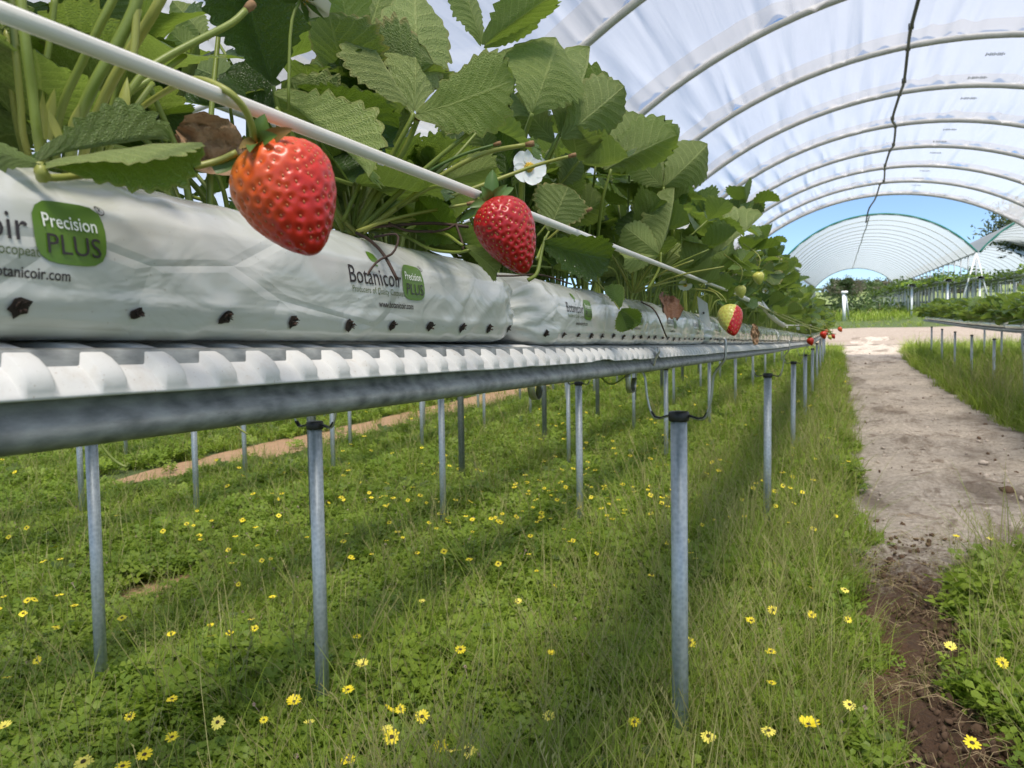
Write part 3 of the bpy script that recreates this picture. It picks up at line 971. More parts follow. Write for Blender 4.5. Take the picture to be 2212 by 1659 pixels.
def hole_mesh(y, h, L, seed, r):
    """ragged drain slit stuffed with dark coir fibre"""
    mb = MB()
    n = 11
    c = []
    ang = rad(28)
    for i in range(n):
        a = 2 * math.pi * i / n
        rr = r * (0.7 + 0.55 * r_(seed + i * 3.3))
        dx, dy = rr * 0.95 * math.cos(a), rr * 0.78 * math.sin(a)
        c.append(bag_face(y + dx * math.cos(ang) - dy * math.sin(ang), h + (dx * math.sin(ang) + dy * math.cos(ang)), L, seed // 97, 0.0008))
    cc = bag_face(y, h, L, seed // 97, 0.0019)
    mb.add(([cc] + c, [(0, 1 + i, 1 + (i + 1) % n) for i in range(n)]))
    for q in range(9):
        a = r_(seed + 50 + q * 1.7) * 6.28
        p0 = Vector(bag_face(y + 0.3 * r * math.cos(a), h + 0.3 * r * math.sin(a), L, seed // 97, 0.0012))
        p1 = p0 + Vector((0.0016 + 0.001 * r_(seed + q), 0.32 * r * math.cos(a), 0.2 * r * math.sin(a)))
        mb.add(tube([p0, p0.lerp(p1, 0.5) + Vector((0.0008, 0, 0.0004)), p1], [0.0003, 0.0003, 0.00015], 4), q % 2)
    return mb


def on_bag(shape, y0, h0, L, seed, lift):
    vs, fs = shape
    return [bag_face(y0 + a, h0 + b, L, seed, lift) for a, b in vs], fs

def build_bag(y_start, L, seed, logos, label, ny, holes=21, detail=True):
    zz = ZB + row_dz(y_start + L / 2)
    t = thing('grow_bag', label, 'grow bag', (ROWX, y_start, zz), 'white grow bags along the near row')
    slope = (row_dz(y_start + L) - row_dz(y_start)) / L
    def pl(vs):
        return [(ROWX + p[0], y_start + p[1], zz + p[2] + slope * (p[1] - L / 2)) for p in vs]
    v, f = bag_mesh(L, seed, ny)
    part(t, 'film', pl(v), f, MAT['bag'])
    def pr(name, shape, y, h, lift, mat, smooth=False):
        vs, fs = on_bag(shape, y, h, L, seed, lift)
        part(t, name, pl(vs), fs, MAT[mat], smooth=smooth)
    for y0 in logos:
        pr('brand_print', T_BRAND, y0, 0.0328, 0.0004, 'print_black')
        pr('leaf_print', LEAF_ICON, y0 + 0.031, 0.0437, 0.0004, 'print_green')
        pr('slogan_print', T_SUB, y0 + 0.002, 0.0278, 0.0004, 'print_green_text')
        pr('web_print', T_WEB, y0 + 0.028, 0.0205, 0.0004, 'print_black')
        b = y0 + 0.0555
        pr('badge', BADGE, b, 0.0262, 0.0004, 'print_green', True)
        pr('badge_print', T_PREC, b + 0.0035, 0.0385, 0.0009, 'print_white')
        pr('badge_print', T_PLUS, b + 0.0042, 0.0296, 0.0009, 'print_black')
        pr('mark_print', RING, b + 0.0268, 0.0468, 0.0004, 'print_black')
        pr('mark_print', T_REG, b + 0.0262, 0.0460, 0.0004, 'print_black')
    for q in range(holes):
        y = 0.035 + q * (L - 0.07) / (holes - 1)
        mb = hole_mesh(y, 0.0098 + 0.0012 * r_(q + seed), L, seed * 97 + q * 5, 0.0035 + 0.0011 * r_(q * 3 + seed))
        part(t, 'drain_hole', pl(mb.v), mb.f, [MAT['coir'], MAT['dead']], mi=mb.mi)
    return t

build_bag(-0.375, 1.0, 1, [0.258, 0.497, 0.735], 'nearest white grow bag with the large blurred green badge', 150)
build_bag(0.638, 0.985, 2, [0.09, 0.33, 0.57, 0.81], 'second white grow bag past the crumpled joint', 110)
build_bag(1.635, 0.985, 3, [0.09, 0.33, 0.57, 0.81], 'third white grow bag, behind the half green strawberry', 70)
proto_bag = build_bag(2.632, 0.985, 4, [0.09, 0.33, 0.57, 0.81], 'fourth white grow bag along the near row', 40)
for i in range(4, 22):
    y = 0.638 + 0.997 * (i - 1)
    c = copy_tree(proto_bag)
    c.location = (ROWX, y, ZB + row_dz(y + 0.5))
    c.rotation_euler.x = math.atan((row_dz(y + 0.98) - row_dz(y)) / 0.98)
    c['label'] = (ORD[i] + ' white grow bag along the near row') if i < 7 else 'small far white grow bag of the near row'

# guard tape in front of the plants --------------------------------------------------------------
def tape(a, b, n, label, w0, sag=0.0, tw=0.3):
    v, f = [], []
    for i in range(n):
        t = i / (n - 1)
        p = Vector(a).lerp(Vector(b), t)
        p.z -= sag * math.sin(math.pi * t) * 1.0
        an = 0.95 + tw * math.sin(t * 7)
        u = Vector((math.cos(an) * 0.6, 0, math.sin(an)))
        nn = Vector((u.z, 0, -u.x))
        w = w0 * (1 + 0.08 * vn(3, p.y, 9))
        for (q, e) in ((-1, -0.3), (-0.8, -1), (0.8, -1), (1, -0.3), (0.8, 1), (-0.8, 1)):
            v.append(p + u * (q * w / 2) + nn * (e * w * 0.17))
    for i in range(n - 1):
        for j in range(6):
            f.append((i * 6 + j, i * 6 + (j + 1) % 6, (i + 1) * 6 + (j + 1) % 6, (i + 1) * 6 + j))
    f.append(tuple(range(5, -1, -1))); f.append(tuple((n - 1) * 6 + j for j in range(6)))
    o = obj('guard_tape', me_new('guard_tape', v, f, MAT['tape']))
    tag(o, label, 'tape')
TP0 = onX(-60, 2, -0.212); TP1 = onX(1645, 656, -0.205)
tape(TP0, TP1, 90, 'white tape stretched along the near row in front of the leaves', 0.0062, -0.0)
TP2 = onX(1800, 722, -0.205); TP2 = Vector((-0.205, 14.0, TP1.z + row_dz(14) - row_dz(TP1.y) - 0.02))
tape(onX(1600, 640, -0.2), TP1 + Vector((0.004, 0.25, -0.012)), 8, 'grey end of a tape arm over the half green strawberry', 0.011)
tape(TP1, Vector((-0.205, 3.3, TP1.z - 0.045)), 30, 'wide slack tape beyond the half green strawberry', 0.02, 0.01)
tape(Vector((-0.205, 3.3, TP1.z - 0.045)), Vector((-0.205, 22, ZB + row_dz(22) + 0.085)), 40, 'thin far tape of the near row', 0.007, 0.02)

# ================================================================== STRAWBERRY PLANTS
def leaflet_data(fold, curl, seed, nu=44, nv=5, W=0.43, teeth=9, amp=0.075, cup=0.0, flat_tip=0.0, wave=0.05, pleat=0.013):
    """toothed strawberry leaflet: base at the origin, midrib along +Y, upper side +Z, length 1"""
    q = np.linspace(0, 1, nu)
    u = np.sin(q * math.pi / 2) ** 1.0 * 0.55 + q * 0.45
    u[-1] = 1.0
    w = (u ** 0.8) * np.sqrt(np.clip(1 - u ** (2.6 + flat_tip), 0, 1))
    w = w / w.max() * W
    dx = np.gradient(w, q); dy = np.gradient(u, q)
    ln = np.hypot(dx, dy) + 1e-9
    nx, ny = dy / ln, -dx / ln
    s = np.concatenate([[0], np.cumsum(np.hypot(np.diff(w), np.diff(u)))]); s /= s[-1]
    ph = (s - 0.22) / 0.78 * (teeth + 0.5)
    fr = ph - np.floor(ph)
    tooth = np.where(ph > 0, np.sin(np.pi * np.clip(fr, 0, 1) ** 1.7) ** 0.8, 0.4) * amp * (0.8 + 0.3 * np.sin(ph * 2.1 + seed))
    v, uv = [], []
    for i in range(nu):
        for j in range(-nv, nv + 1):
            t = j / nv
            a = abs(t)
            x = t * w[i]; y = u[i]
            e = a ** 4 * tooth[i]
            sg = 1 if t >= 0 else -1
            x += sg * nx[i] * e; y += ny[i] * e
            if i == nu - 1:
                x = t * 0.012; y = 1.0 + 0.03
            tv = (u[i] * 8.5 - a ** 0.8 * 2.4) % 1.0
            tri = abs(tv - 0.5)
            z = fold * abs(x) + cup * x * x + pleat * (0.5 - tri) * min(1, a * 3) * (1 - a * 0.4) * 2
            z += wave * a * a * mnoise.noise(Vector((u[i] * 3.1 + seed, sg * 2.3, seed * 1.7)))
            z += 0.018 * mnoise.noise(Vector((x * 5, y * 5, seed * 3.1)))
            if abs(curl) > 1e-4:
                an = curl * y
                yy = math.sin(an) / curl - math.sin(an) * z; zz = (1 - math.cos(an)) / curl + math.cos(an) * z
            else:
                yy, zz = y, z
            v.append((x, yy, zz)); uv.append((u[i], 0.5 + 0.5 * t))
    m = 2 * nv + 1
    f = [(i * m + j, i * m + j + 1, (i + 1) * m + j + 1, (i + 1) * m + j) for i in range(nu - 1) for j in range(m - 1)]
    return v, f, uv

SHAPES = [(0.22, 0.45, 1), (0.5, 0.3, 2), (0.8, 0.5, 3), (0.15, -0.7, 4), (0.4, -0.4, 5), (-0.15, -0.45, 6), (1.0, 0.25, 7), (0.35, 0.95, 8)]
LMESH = {}
for mk_ in ('leaf', 'leaf_pale', 'leaf_dark', 'leaf_old'):
    for i, (fo, cu_, sd) in enumerate(SHAPES):
        v, f, uv = leaflet_data(fo, cu_, sd, flat_tip=1.5 * r_(i), cup=0.15 + 0.45 * r_(i + 4))
        LMESH[(mk_, i)] = me_new('leaflet', v, f, MAT[mk_], uv=uv)
LOW = [leaflet_data(fo, cu_, sd, nu=9, nv=2, amp=0.03) for fo, cu_, sd in SHAPES]

def leaf_frame(base, axis, normal, length, wr):
    y = axis.normalized()
    z = (normal - y * normal.dot(y)).normalized()
    x = y.cross(z)
    m = Matrix(((x.x * length * wr, y.x * length, z.x * length, base.x), (x.y * length * wr, y.y * length, z.y * length, base.y), (x.z * length * wr, y.z * length, z.z * length, base.z), (0, 0, 0, 1)))
    return m

def plan_plant(seed, nleaf, spread=1.0, height=1.0, az0=None, az1=None):
    """leaves of one plant: stalk points and three leaflets each, crown at the origin"""
    r = random.Random(seed)
    out = []
    for i in range(nleaf):
        az = (i * 2.399 + r.uniform(-0.4, 0.4)) if az0 is None else r.uniform(az0, az1)
        th = r.uniform(0.12, 0.95) * spread
        ln = r.uniform(0.12, 0.235) * height * (1.08 - 0.25 * th)
        if i % 4 == 3:                       # a low leaf lying outwards over the bag
            th = r.uniform(1.05, 1.5); ln = r.uniform(0.07, 0.13)
        o = Vector((math.cos(az), math.sin(az), 0))
        p0 = o * 0.006
        d0 = (o * math.sin(th * 0.5) + Vector((0, 0, math.cos(th * 0.5))))
        d1 = (o * math.sin(th * 1.1) + Vector((0, 0, math.cos(th * 1.1))))
        p1 = p0 + d0 * ln * 0.5
        p2 = p1 + d1 * ln * 0.5
        be = r.uniform(-0.25, 0.95) - 0.3 * th
        ax = (o * math.cos(be) + Vector((0, 0, math.sin(be)))).normalized()
        side = Vector((-o.y, o.x, 0))
        nr = side.cross(ax) * -1
        if nr.z < 0: nr = -nr
        nr = (nr + side * r.uniform(-0.35, 0.35)).normalized()
        size = r.uniform(0.052, 0.078) * (0.8 + 0.2 * height)
        lf = []
        for q, an in ((0, 0), (1, 1.2), (2, -1.2)):
            an += r.uniform(-0.12, 0.12)
            a2 = (ax * math.cos(an) + nr.cross(ax) * math.sin(an) + nr * r.uniform(-0.05, 0.3)).normalized()
            base = p2 + a2 * (0.008 if q == 0 else 0.004)
            nn = (nr + ax * r.uniform(-0.1, 0.1) - a2 * 0.05).normalized()
            lf.append((r.randrange(len(SHAPES)), base, a2, nn, size * (1.0 if q == 0 else 0.92) * r.uniform(0.92, 1.08), r.uniform(0.9, 1.12)))
        mk2 = r.choices(['leaf', 'leaf_pale', 'leaf_dark', 'leaf_old'], [6, 3, 3, 1])[0]
        out.append(([p0 - Vector((0, 0, 0.012)), p0.lerp(p1, 0.5) , p1, p2], lf, mk2))
    return out

def add_leaf(plant, stalk, leaflets, mk2, rs=0.0019, stalk_mat='stalk', n=14, sides=7):
    """one leaf = stalk mesh with its leaflets as sub-parts; world coordinates"""
    st = part(plant, 'leaf', *tube(stalk, lambda t: rs * (1.15 - 0.4 * t), sides, n=n), MAT[stalk_mat])
    base = WL[plant.name]
    for (shape, b, ax, nr, size, wr) in leaflets:
        o = obj('leaflet', LMESH[(mk2, shape)], st)
        o.matrix_local = Matrix.Translation(-base) @ leaf_frame(b, ax, nr, size, wr)
    return st

def full_plant(loc, seed, nleaf, label, group, spread=1.0, height=1.0, az0=None, az1=None):
    t = thing('strawberry_plant', label, 'strawberry plant', loc, group)
    L = Vector(loc)
    for stalk, lf, mk2 in plan_plant(seed, nleaf, spread, height, az0, az1):
        add_leaf(t, [p + L for p in stalk], [(s, b + L, a, n, z, w) for s, b, a, n, z, w in lf], mk2)
    return t

def low_plant_mesh(seed, nleaf, spread=1.0, height=1.0, big=1.0):
    mb = MB()
    mats = [MAT['stalk'], MAT['leaf'], MAT['leaf_pale'], MAT['leaf_dark']]
    for stalk, lf, mk2 in plan_plant(seed, nleaf, spread, height):
        mb.add(tube(stalk, 0.002, 4, n=5, caps=False), 0)
        for s, b, a, nr, z, w in lf:
            m = leaf_frame(b, a, nr, z * big, w)
            v, f, uv = LOW[s]
            mb.add(([m @ Vector(p) for p in v], f), {'leaf': 1, 'leaf_pale': 2, 'leaf_dark': 3, 'leaf_old': 2}[mk2], uv)
    return me_new('strawberry_plant', mb.v, mb.f, mats, uv=mb.uv, mi=mb.mi)
LOWM = [low_plant_mesh(500 + i, 12, 1.05, 1.0, 1.12) for i in range(6)]

NEAR_G = 'strawberry plants growing in the near row of bags'
def plant_label(xx, yy):
    i = max(0, int((yy + 0.36) // 0.997))
    q = (yy + 0.36) % 0.997
    return 'strawberry plant at the %s of the %s grow bag, %s' % ('front' if xx > -0.34 else 'rear', 'nearest' if i == 0 else ORD[i],
        ['by its near end', 'past its near end', 'in its middle', 'before its far end', 'by its far end'][min(4, int(q * 5))])
ztop = lambda y: ZB + row_dz(y) + 0.066
rr = random.Random(3)
n_full = 0
y = 1.28
while y < 6.0:
    for xx in (-0.295, -0.385):
        yy = y + (0.07 if xx < -0.34 else 0) + rr.uniform(-0.02, 0.02)
        full_plant((xx, yy, ztop(yy)), 40 + n_full, 9 if yy < 3 else 8, plant_label(xx, yy), NEAR_G, 0.95, rr.uniform(1.0, 1.3) if yy > 1.7 else rr.uniform(.9, 1.1))
        n_full += 1
    y += 0.19 if y < 3 else 0.24
while y < 21.8:
    for xx in (-0.29, -0.39):
        yy = y + (0.1 if xx < -0.34 else 0) + rr.uniform(-0.04, 0.04)
        o = obj('strawberry_plant', rr.choice(LOWM), None, (xx, yy, ztop(yy)))
        o.rotation_euler.z = rr.uniform(0, 6.28)
        s = rr.uniform(1.0, 1.3); o.scale = (s * 1.05, s * 1.05, s)
        tag(o, 'small distant strawberry plant toward the far end of the near row', 'strawberry plant', NEAR_G)
    y += 0.27 if y < 12 else 0.36

# --- the plants close to the camera, leaf by leaf
def hl(B, T, wpx, face='under', roll=0, shape=0, tz=None):
    """leaflet from base to tip as (x, y, depth); wpx its drawn width"""
    b = P(*B); t = P(*T)
    ax = t - b
    ln = ax.length
    y = ax.normalized()
    vdir = (EYE - (b + t) / 2).normalized()
    x = y.cross(vdir).normalized()
    nrm = x.cross(y)                       # faces the camera
    nrm = Matrix.Rotation(rad(roll), 3, y) @ nrm
    if face == 'under': nrm = -nrm
    wm = wpx * 0.5 * (B[2] + T[2]) / FPX / max(0.25, math.cos(rad(roll)))
    return (shape, b, ax, nrm, ln / 1.0, wm / (0.88 * ln))
def hp(pts):
    return [P(*p) for p in pts]

def hero(label, crown):
    c = P(*crown)
    return thing('strawberry_plant', label, 'strawberry plant', c, NEAR_G)

# plant at the left edge: thick pale stalks running out of the top
h1 = hero('nearest strawberry plant, blurred thick stalks at the left edge of the photo', (120, 290, 0.34))
def bare(plant, pts, r, mat='stalk', name='stalk', n=16, cut=False):
    pts = hp(pts)
    s = part(plant, name, *tube(pts, r, 9, n=n), MAT[mat])
    if cut:
        e, d = pts[-1], (pts[-1] - pts[-2]).normalized()
        rr2 = (r(1) if callable(r) else r)
        part(s, 'cut_end', *tube([e - d * 0.0015, e + d * 0.002, e + d * 0.0045], [rr2 * 1.05, rr2 * 1.45, rr2 * 1.25], 9), MAT['cut_end'])
    return s
S1 = [([(82, 300, .31), (70, 200, .305), (56, 100, .30), (42, -30, .30)], .0020, 'stalk'), ([(50, 290, .33), (44, 220, .325), (34, 120, .32), (20, -20, .32)], .0015, 'stalk_yellow'),
      ([(36, 270, .36), (22, 160, .35), (14, 60, .35)], .0014, 'stalk_yellow'), ([(92, 290, .35), (92, 190, .35), (106, 95, .35), (120, -20, .35)], .0015, 'stalk'),
      ([(122, 290, .33), (140, 215, .32), (175, 140, .315), (216, 55, .31), (262, -35, .31)], .0017, 'stalk'), ([(160, 290, .31), (200, 190, .30), (245, 110, .30), (290, 20, .30), (300, -40, .3)], .0023, 'stalk'),
      ([(190, 300, .33), (230, 200, .32), (275, 120, .315), (330, 30, .31), (362, -30, .31)], .0021, 'stalk_yellow'), ([(285, 140, .30), (292, 80, .30), (297, -30, .30)], .0015, 'stalk_yellow'),
      ([(225, 290, .35), (252, 200, .345), (268, 140, .34), (300, 20, .34)], .0016, 'stalk'), ([(215, 290, .36), (268, 210, .36), (345, 160, .37), (400, 118, .38)], .0014, 'stalk'),
      ([(250, 290, .34), (290, 235, .35), (330, 180, .36)], .0013, 'stalk')]
for pts, r0, m2 in S1:
    if pts[0][1] >= 270: pts = [(0.75 * pts[0][0] + 0.25 * 130, 362, pts[0][2] + 0.015)] + pts
    bare(h1, pts, r0, m2)
bare(h1, [(238, 260, .34), (300, 170, .345), (345, 132, .35), (430, 86, .36), (500, 50, .37), (535, 18, .375)], lambda t: .0019 - .0003 * t, 'stalk', cut=True)
for B, T, w in [((100, 300, .33), (118, 190, .32), 34), ((95, 300, .32), (92, 195, .31), 22), ((150, 300, .31), (172, 222, .30), 26), ((262, 260, .34), (275, 165, .34), 28), ((128, 300, .31), (105, 235, .3), 24)]:
    a, b = P(*B), P(*T)
    sd = (b - a).cross(FWD).normalized() * (w * B[2] / FPX / 2)
    v = []
    for i in range(7):
        t = i / 6
        c = a.lerp(b, t); ww = math.sin(math.pi * (0.25 + 0.75 * t)) * 1.0
        v += [c - sd * ww, c - FWD * 0.002 * ww, c + sd * ww]
    part(h1, 'stipule', v, [(i * 3 + j, i * 3 + j + 1, i * 3 + j + 4, i * 3 + j + 3) for i in range(6) for j in range(2)], MAT['stalk_yellow'])
add_leaf(h1, hp([(95, 385, .262), (90, 372, .26), (88, 360, .26)]), [hl((98, 352, .26), (410, 272, .285), 62, 'upper', 52, 1)], 'leaf_pale', .0022, 'stalk_yellow')
add_leaf(h1, hp([(88, 372, .262), (84, 352, .262)]), [hl((86, 350, .265), (320, 258, .31), 40, 'under', 62, 4), hl((84, 352, .26), (-90, 318, .26), 66, 'under', 30, 3)], 'leaf_dark', .002, 'stalk_yellow')
add_leaf(h1, hp([(60, 290, .37), (50, 270, .37), (38, 248, .37)]), [hl((38, 248, .37), (-70, 130, .36), 70, 'under', 25, 4)], 'leaf_dark')
add_leaf(h1, hp([(110, 290, .42), (100, 230, .42), (95, 205, .42)]), [hl((95, 205, .42), (112, 55, .40), 84, 'under', 12, 0)], 'leaf_dark')
add_leaf(h1, hp([(190, 280, .42), (200, 170, .42), (205, 85, .42)]), [hl((205, 85, .42), (150, -40, .40), 90, 'under', 10, 5), hl((206, 85, .42), (265, -60, .41), 80, 'under', -10, 0)], 'leaf_dark')
add_leaf(h1, hp([(170, 290, .46), (180, 240, .46)]), [hl((180, 240, .46), (240, 120, .46), 44, 'under', 50, 2)], 'leaf_dark')
add_leaf(h1, hp([(30, 290, .45), (10, 130, .45)]), [hl((8, 110, .45), (-10, 40, .45), 60, 'under', 0, 1)], 'leaf')
add_leaf(h1, hp([(220, 300, .42), (300, 270, .44), (330, 255, .45)]), [hl((290, 262, .42), (395, 235, .45), 60, 'upper', 30, 1), hl((290, 290, .45), (400, 190, .47), 70, 'upper', 10, 3)], 'leaf_dark')
bare(h1, [(92, 384, .262), (140, 383, .268), (220, 374, .28), (320, 370, .29), (410, 362, .298), (470, 348, .302), (512, 330, .303)], lambda t: .0013 + .0001 * t, 'stalk_yellow', 'runner', 24)

# second plant: crown behind the two red strawberries
h2 = hero('strawberry plant with the big upright leaflet between the two red strawberries', (760, 500, 0.57))
add_leaf(h2, hp([(765, 500, .57), (800, 430, .56), (850, 330, .55), (885, 265, .545), (893, 245, .545)]), [
    hl((896, 238, .545), (905, -75, .56), 168, 'under', 6, 0), hl((902, 246, .545), (1148, 182, .50), 150, 'under', -14, 5), hl((886, 238, .55), (798, 45, .545), 44, 'under', 66, 1)], 'leaf_pale', .0021)
add_leaf(h2, hp([(740, 495, .58), (800, 380, .60), (780, 230, .63), (772, 142, .64)]), [
    hl((768, 136, .64), (722, -70, .62), 130, 'under', 8, 4), hl((778, 138, .64), (830, -80, .64), 110, 'under', -20, 0)], 'leaf', .0019)
add_leaf(h2, hp([(730, 495, .56), (650, 380, .52), (606, 255, .49), (590, 185, .48)]), [
    hl((586, 175, .48), (500, -75, .46), 215, 'upper', 18, 2)], 'leaf_dark', .0018)
add_leaf(h2, hp([(740, 495, .55), (690, 400, .50), (620, 270, .47), (596, 232, .465)]), [
    hl((590, 205, .465), (845, 352, .44), 92, 'under', 44, 4)], 'leaf_pale', .0017)
add_leaf(h2, hp([(745, 495, .57), (700, 350, .55), (660, 200, .55)]), [
    hl((655, 195, .55), (845, 148, .55), 88, 'upper', 15, 5), hl((650, 190, .53), (838, 285, .52), 118, 'upper', 22, 4)], 'leaf_dark', .0017)
add_leaf(h2, hp([(735, 495, .60), (610, 330, .60), (500, 195, .60)]), [
    hl((520, 190, .58), (392, 128, .58), 96, 'under', 10, 0), hl((592, 262, .56), (492, 170, .56), 110, 'upper', 20, 1)], 'leaf_dark', .0017)
add_leaf(h2, hp([(730, 495, .62), (600, 300, .62), (470, 90, .63)]), [
    hl((446, 85, .62), (366, -10, .62), 74, 'under', 8, 1), hl((430, 120, .62), (376, 78, .62), 60, 'under', 0, 3)], 'leaf', .0016)
add_leaf(h2, hp([(780, 500, .60), (870, 420, .61), (935, 400, .61)]), [
    hl((935, 402, .61), (1075, 352, .60), 64, 'under', 12, 4)], 'leaf', .0015)
add_leaf(h2, hp([(770, 505, .56), (850, 450, .55), (905, 430, .545)]), [
    hl((900, 428, .55), (1000, 522, .535), 86, 'upper', 12, 1)], 'leaf', .0015)
add_leaf(h2, hp([(800, 500, .58), (940, 500, .53), (1000, 530, .505)]), [
    hl((1004, 532, .505), (1098, 590, .495), 52, 'under', 18, 3)], 'leaf', .0013)
add_leaf(h2, hp([(770, 500, .60), (950, 370, .63), (1040, 276, .65)]), [
    hl((1034, 272, .65), (1182, 286, .62), 42, 'under', 60, 3), hl((1030, 268, .65), (960, 190, .66), 60, 'under', 40, 2)], 'leaf', .0016)
for pts, m2, r0 in [([(780, 495, .55), (880, 400, .545), (960, 330, .54), (1026, 277, .535)], 'stalk', .0018), ([(790, 498, .57), (900, 390, .57), (985, 340, .57), (1070, 312, .57)], 'calyx', .0012),
                    ([(785, 500, .545), (870, 440, .54), (960, 375, .535), (1050, 330, .53), (1140, 312, .525)], 'stalk_yellow', .0017), ([(775, 495, .56), (830, 400, .56), (880, 310, .555), (903, 256, .55)], 'stalk', .0021),
                    ([(740, 480, .55), (790, 370, .55), (846, 272, .55)], 'stalk', .0014), ([(960, 430, .56), (1100, 378, .575), (1165, 355, .575), (1232, 337, .57)], 'stalk_yellow', .0013),
                    ([(770, 500, .53), (860, 470, .53), (1012, 440, .54)], 'stalk_yellow', .0012)]:
    bare(h2, pts, lambda t, r0=r0: r0 * (1.15 - 0.25 * t), m2, cut=True)
for i, (ex, ey, ez) in enumerate([(690, 400, .57), (730, 330, .6), (800, 380, .58), (840, 350, .6), (860, 400, .6), (770, 360, .6), (880, 420, .57), (720, 440, .56), (740, 300, .63), (910, 470, .57)]):
    bare(h2, [(758 + 2 * i, 505, .565), (752 + (ex - 752) * .45, 505 + (ey - 505) * .55, ez), (ex, ey, ez)], lambda t: .0019 - .0008 * t, ['stalk', 'stalk_yellow'][i % 2], 'stalk', 10)
bare(h2, [(845, 497, .56), (880, 512, .535), (930, 538, .52), (985, 545, .51), (1015, 540, .505)], .0011, 'stalk', 'runner')
# roots and dead stems on the bag
RB = [([(800, 490, .535), (850, 487, .53), (930, 482, .525), (1012, 490, .52)], .0011), ([(930, 502, .52), (965, 495, .52), (985, 484, .52)], .0008), ([(840, 482, .53), (880, 498, .525), (935, 500, .52)], .0009), ([(770, 503, .48), (800, 520, .462), (830, 552, .455), (858, 604, .452)], .0010),
      ([(808, 512, .46), (858, 507, .465), (850, 545, .455), (815, 565, .45), (785, 605, .442)], .0007), ([(1060, 596, .56), (1110, 596, .585), (1170, 594, .62), (1235, 614, .64)], .0007), ([(985, 484, .52), (1000, 530, .51), (996, 545, .51)], .0008)]
for pts, r0 in RB:
    bare(h2, pts, r0, 'dead', 'dead_stem', 14)

# third plant, with the big serrated fan against the tunnel
h3 = hero('strawberry plant with the broad serrated leaf standing against the tunnel film', (1130, 470, 0.80))
add_leaf(h3, hp([(1125, 450, .76), (1128, 340, .74), (1138, 280, .72), (1150, 245, .71)]), [
    hl((1150, 243, .71), (1235, 28, .70), 196, 'under', 6, 7), hl((1145, 250, .72), (1060, 120, .76), 70, 'under', 35, 1)], 'leaf', .0024)
add_leaf(h3, hp([(1158, 450, .80), (1170, 370, .78), (1195, 315, .77), (1210, 285, .77)]), [
    hl((1212, 284, .77), (1318, 92, .78), 96, 'under', 34, 2), hl((1216, 296, .765), (1364, 182, .76), 120, 'under', 8, 0), hl((1196, 305, .77), (1120, 225, .8), 70, 'under', 10, 5)], 'leaf_pale', .0022)
add_leaf(h3, hp([(1120, 450, .80), (1090, 300, .85), (1050, 105, .88)]), [
    hl((1046, 98, .72), (1185, -25, .70), 92, 'under', 30, 4), hl((1048, 104, .74), (1168, 20, .72), 84, 'under', 18, 1), hl((1040, 95, .76), (1000, -60, .75), 60, 'under', 20, 0)], 'leaf', .0018)
add_leaf(h3, hp([(1110, 460, .8), (1080, 390, .8), (1062, 358, .8)]), [hl((1062, 356, .8), (1035, 282, .79), 62, 'under', 5, 1)], 'leaf', .0014)
add_leaf(h3, hp([(1160, 560, .62), (1176, 520, .645), (1186, 500, .65)]), [hl((1186, 497, .65), (1228, 405, .64), 118, 'under', 5, 1)], 'leaf_old', .0012)
add_leaf(h3, hp([(1140, 606, .60), (1160, 590, .60), (1170, 545, .605), (1178, 512, .61)]), [hl((1172, 524, .61), (1316, 572, .60), 92, 'upper', 14, 3)], 'leaf_dark', .0015)
add_leaf(h3, hp([(1150, 450, .85), (1190, 420, .88), (1215, 400, .9)]), [hl((1212, 402, .9), (1255, 330, .9), 60, 'under', 8, 0)], 'leaf_dark', .0014)
add_leaf(h3, hp([(1130, 480, .85), (1180, 470, .88)]), [hl((1180, 465, .9), (1130, 400, .9), 70, 'under', 8, 0), hl((1186, 466, .9), (1250, 440, .9), 60, 'under', 8, 3)], 'leaf_dark', .0014)
for pts, m2, r0 in [([(1170, 530, .75), (1215, 490, .74), (1270, 455, .73)], 'stalk_yellow', .0012), ([(1160, 510, .68), (1180, 485, .68), (1187, 463, .68)], 'stalk', .0009)]:
    bare(h3, pts, r0, m2, cut=True)

# fourth plant: trio of upright leaves and the low pale trifoliate on the bag
h4 = hero('strawberry plant with a small pale three-part leaf drooping over the bag front', (1370, 625, 1.12))
add_leaf(h4, hp([(1290, 520, .98), (1300, 440, .95), (1320, 365, .94)]), [
    hl((1304, 362, .94), (1400, 235, .95), 112, 'under', 10, 0), hl((1300, 360, .94), (1262, 255, .93), 70, 'under', 20, 1), hl((1310, 366, .94), (1440, 290, .97), 100, 'under', 22, 4)], 'leaf', .0022)
add_leaf(h4, hp([(1380, 600, 1.1), (1410, 500, 1.1), (1430, 430, 1.1), (1434, 404, 1.1)]), [
    hl((1436, 402, 1.1), (1558, 292, 1.08), 108, 'under', 4, 7), hl((1430, 400, 1.1), (1452, 232, 1.12), 60, 'under', 40, 2), hl((1428, 402, 1.1), (1374, 345, 1.1), 66, 'under', 8, 5)], 'leaf', .0022)
add_leaf(h4, hp([(1400, 625, 1.0), (1424, 580, 1.0), (1428, 545, 1.0)]), [
    hl((1426, 542, 1.0), (1480, 398, 1.0), 66, 'under', 28, 2), hl((1422, 548, 1.0), (1352, 488, .99), 66, 'under', 10, 0), hl((1420, 552, 1.0), (1340, 565, .98), 44, 'under', 20, 4)], 'leaf_pale', .0017)
add_leaf(h4, hp([(1290, 610, .93), (1318, 640, .89), (1338, 668, .875)]), [
    hl((1340, 672, .875), (1354, 712, .87), 40, 'upper', 10, 4), hl((1342, 668, .875), (1384, 696, .875), 44, 'upper', 20, 0), hl((1340, 664, .875), (1322, 600, .9), 40, 'upper', 15, 5)], 'leaf_pale', .0011, 'stalk_yellow')
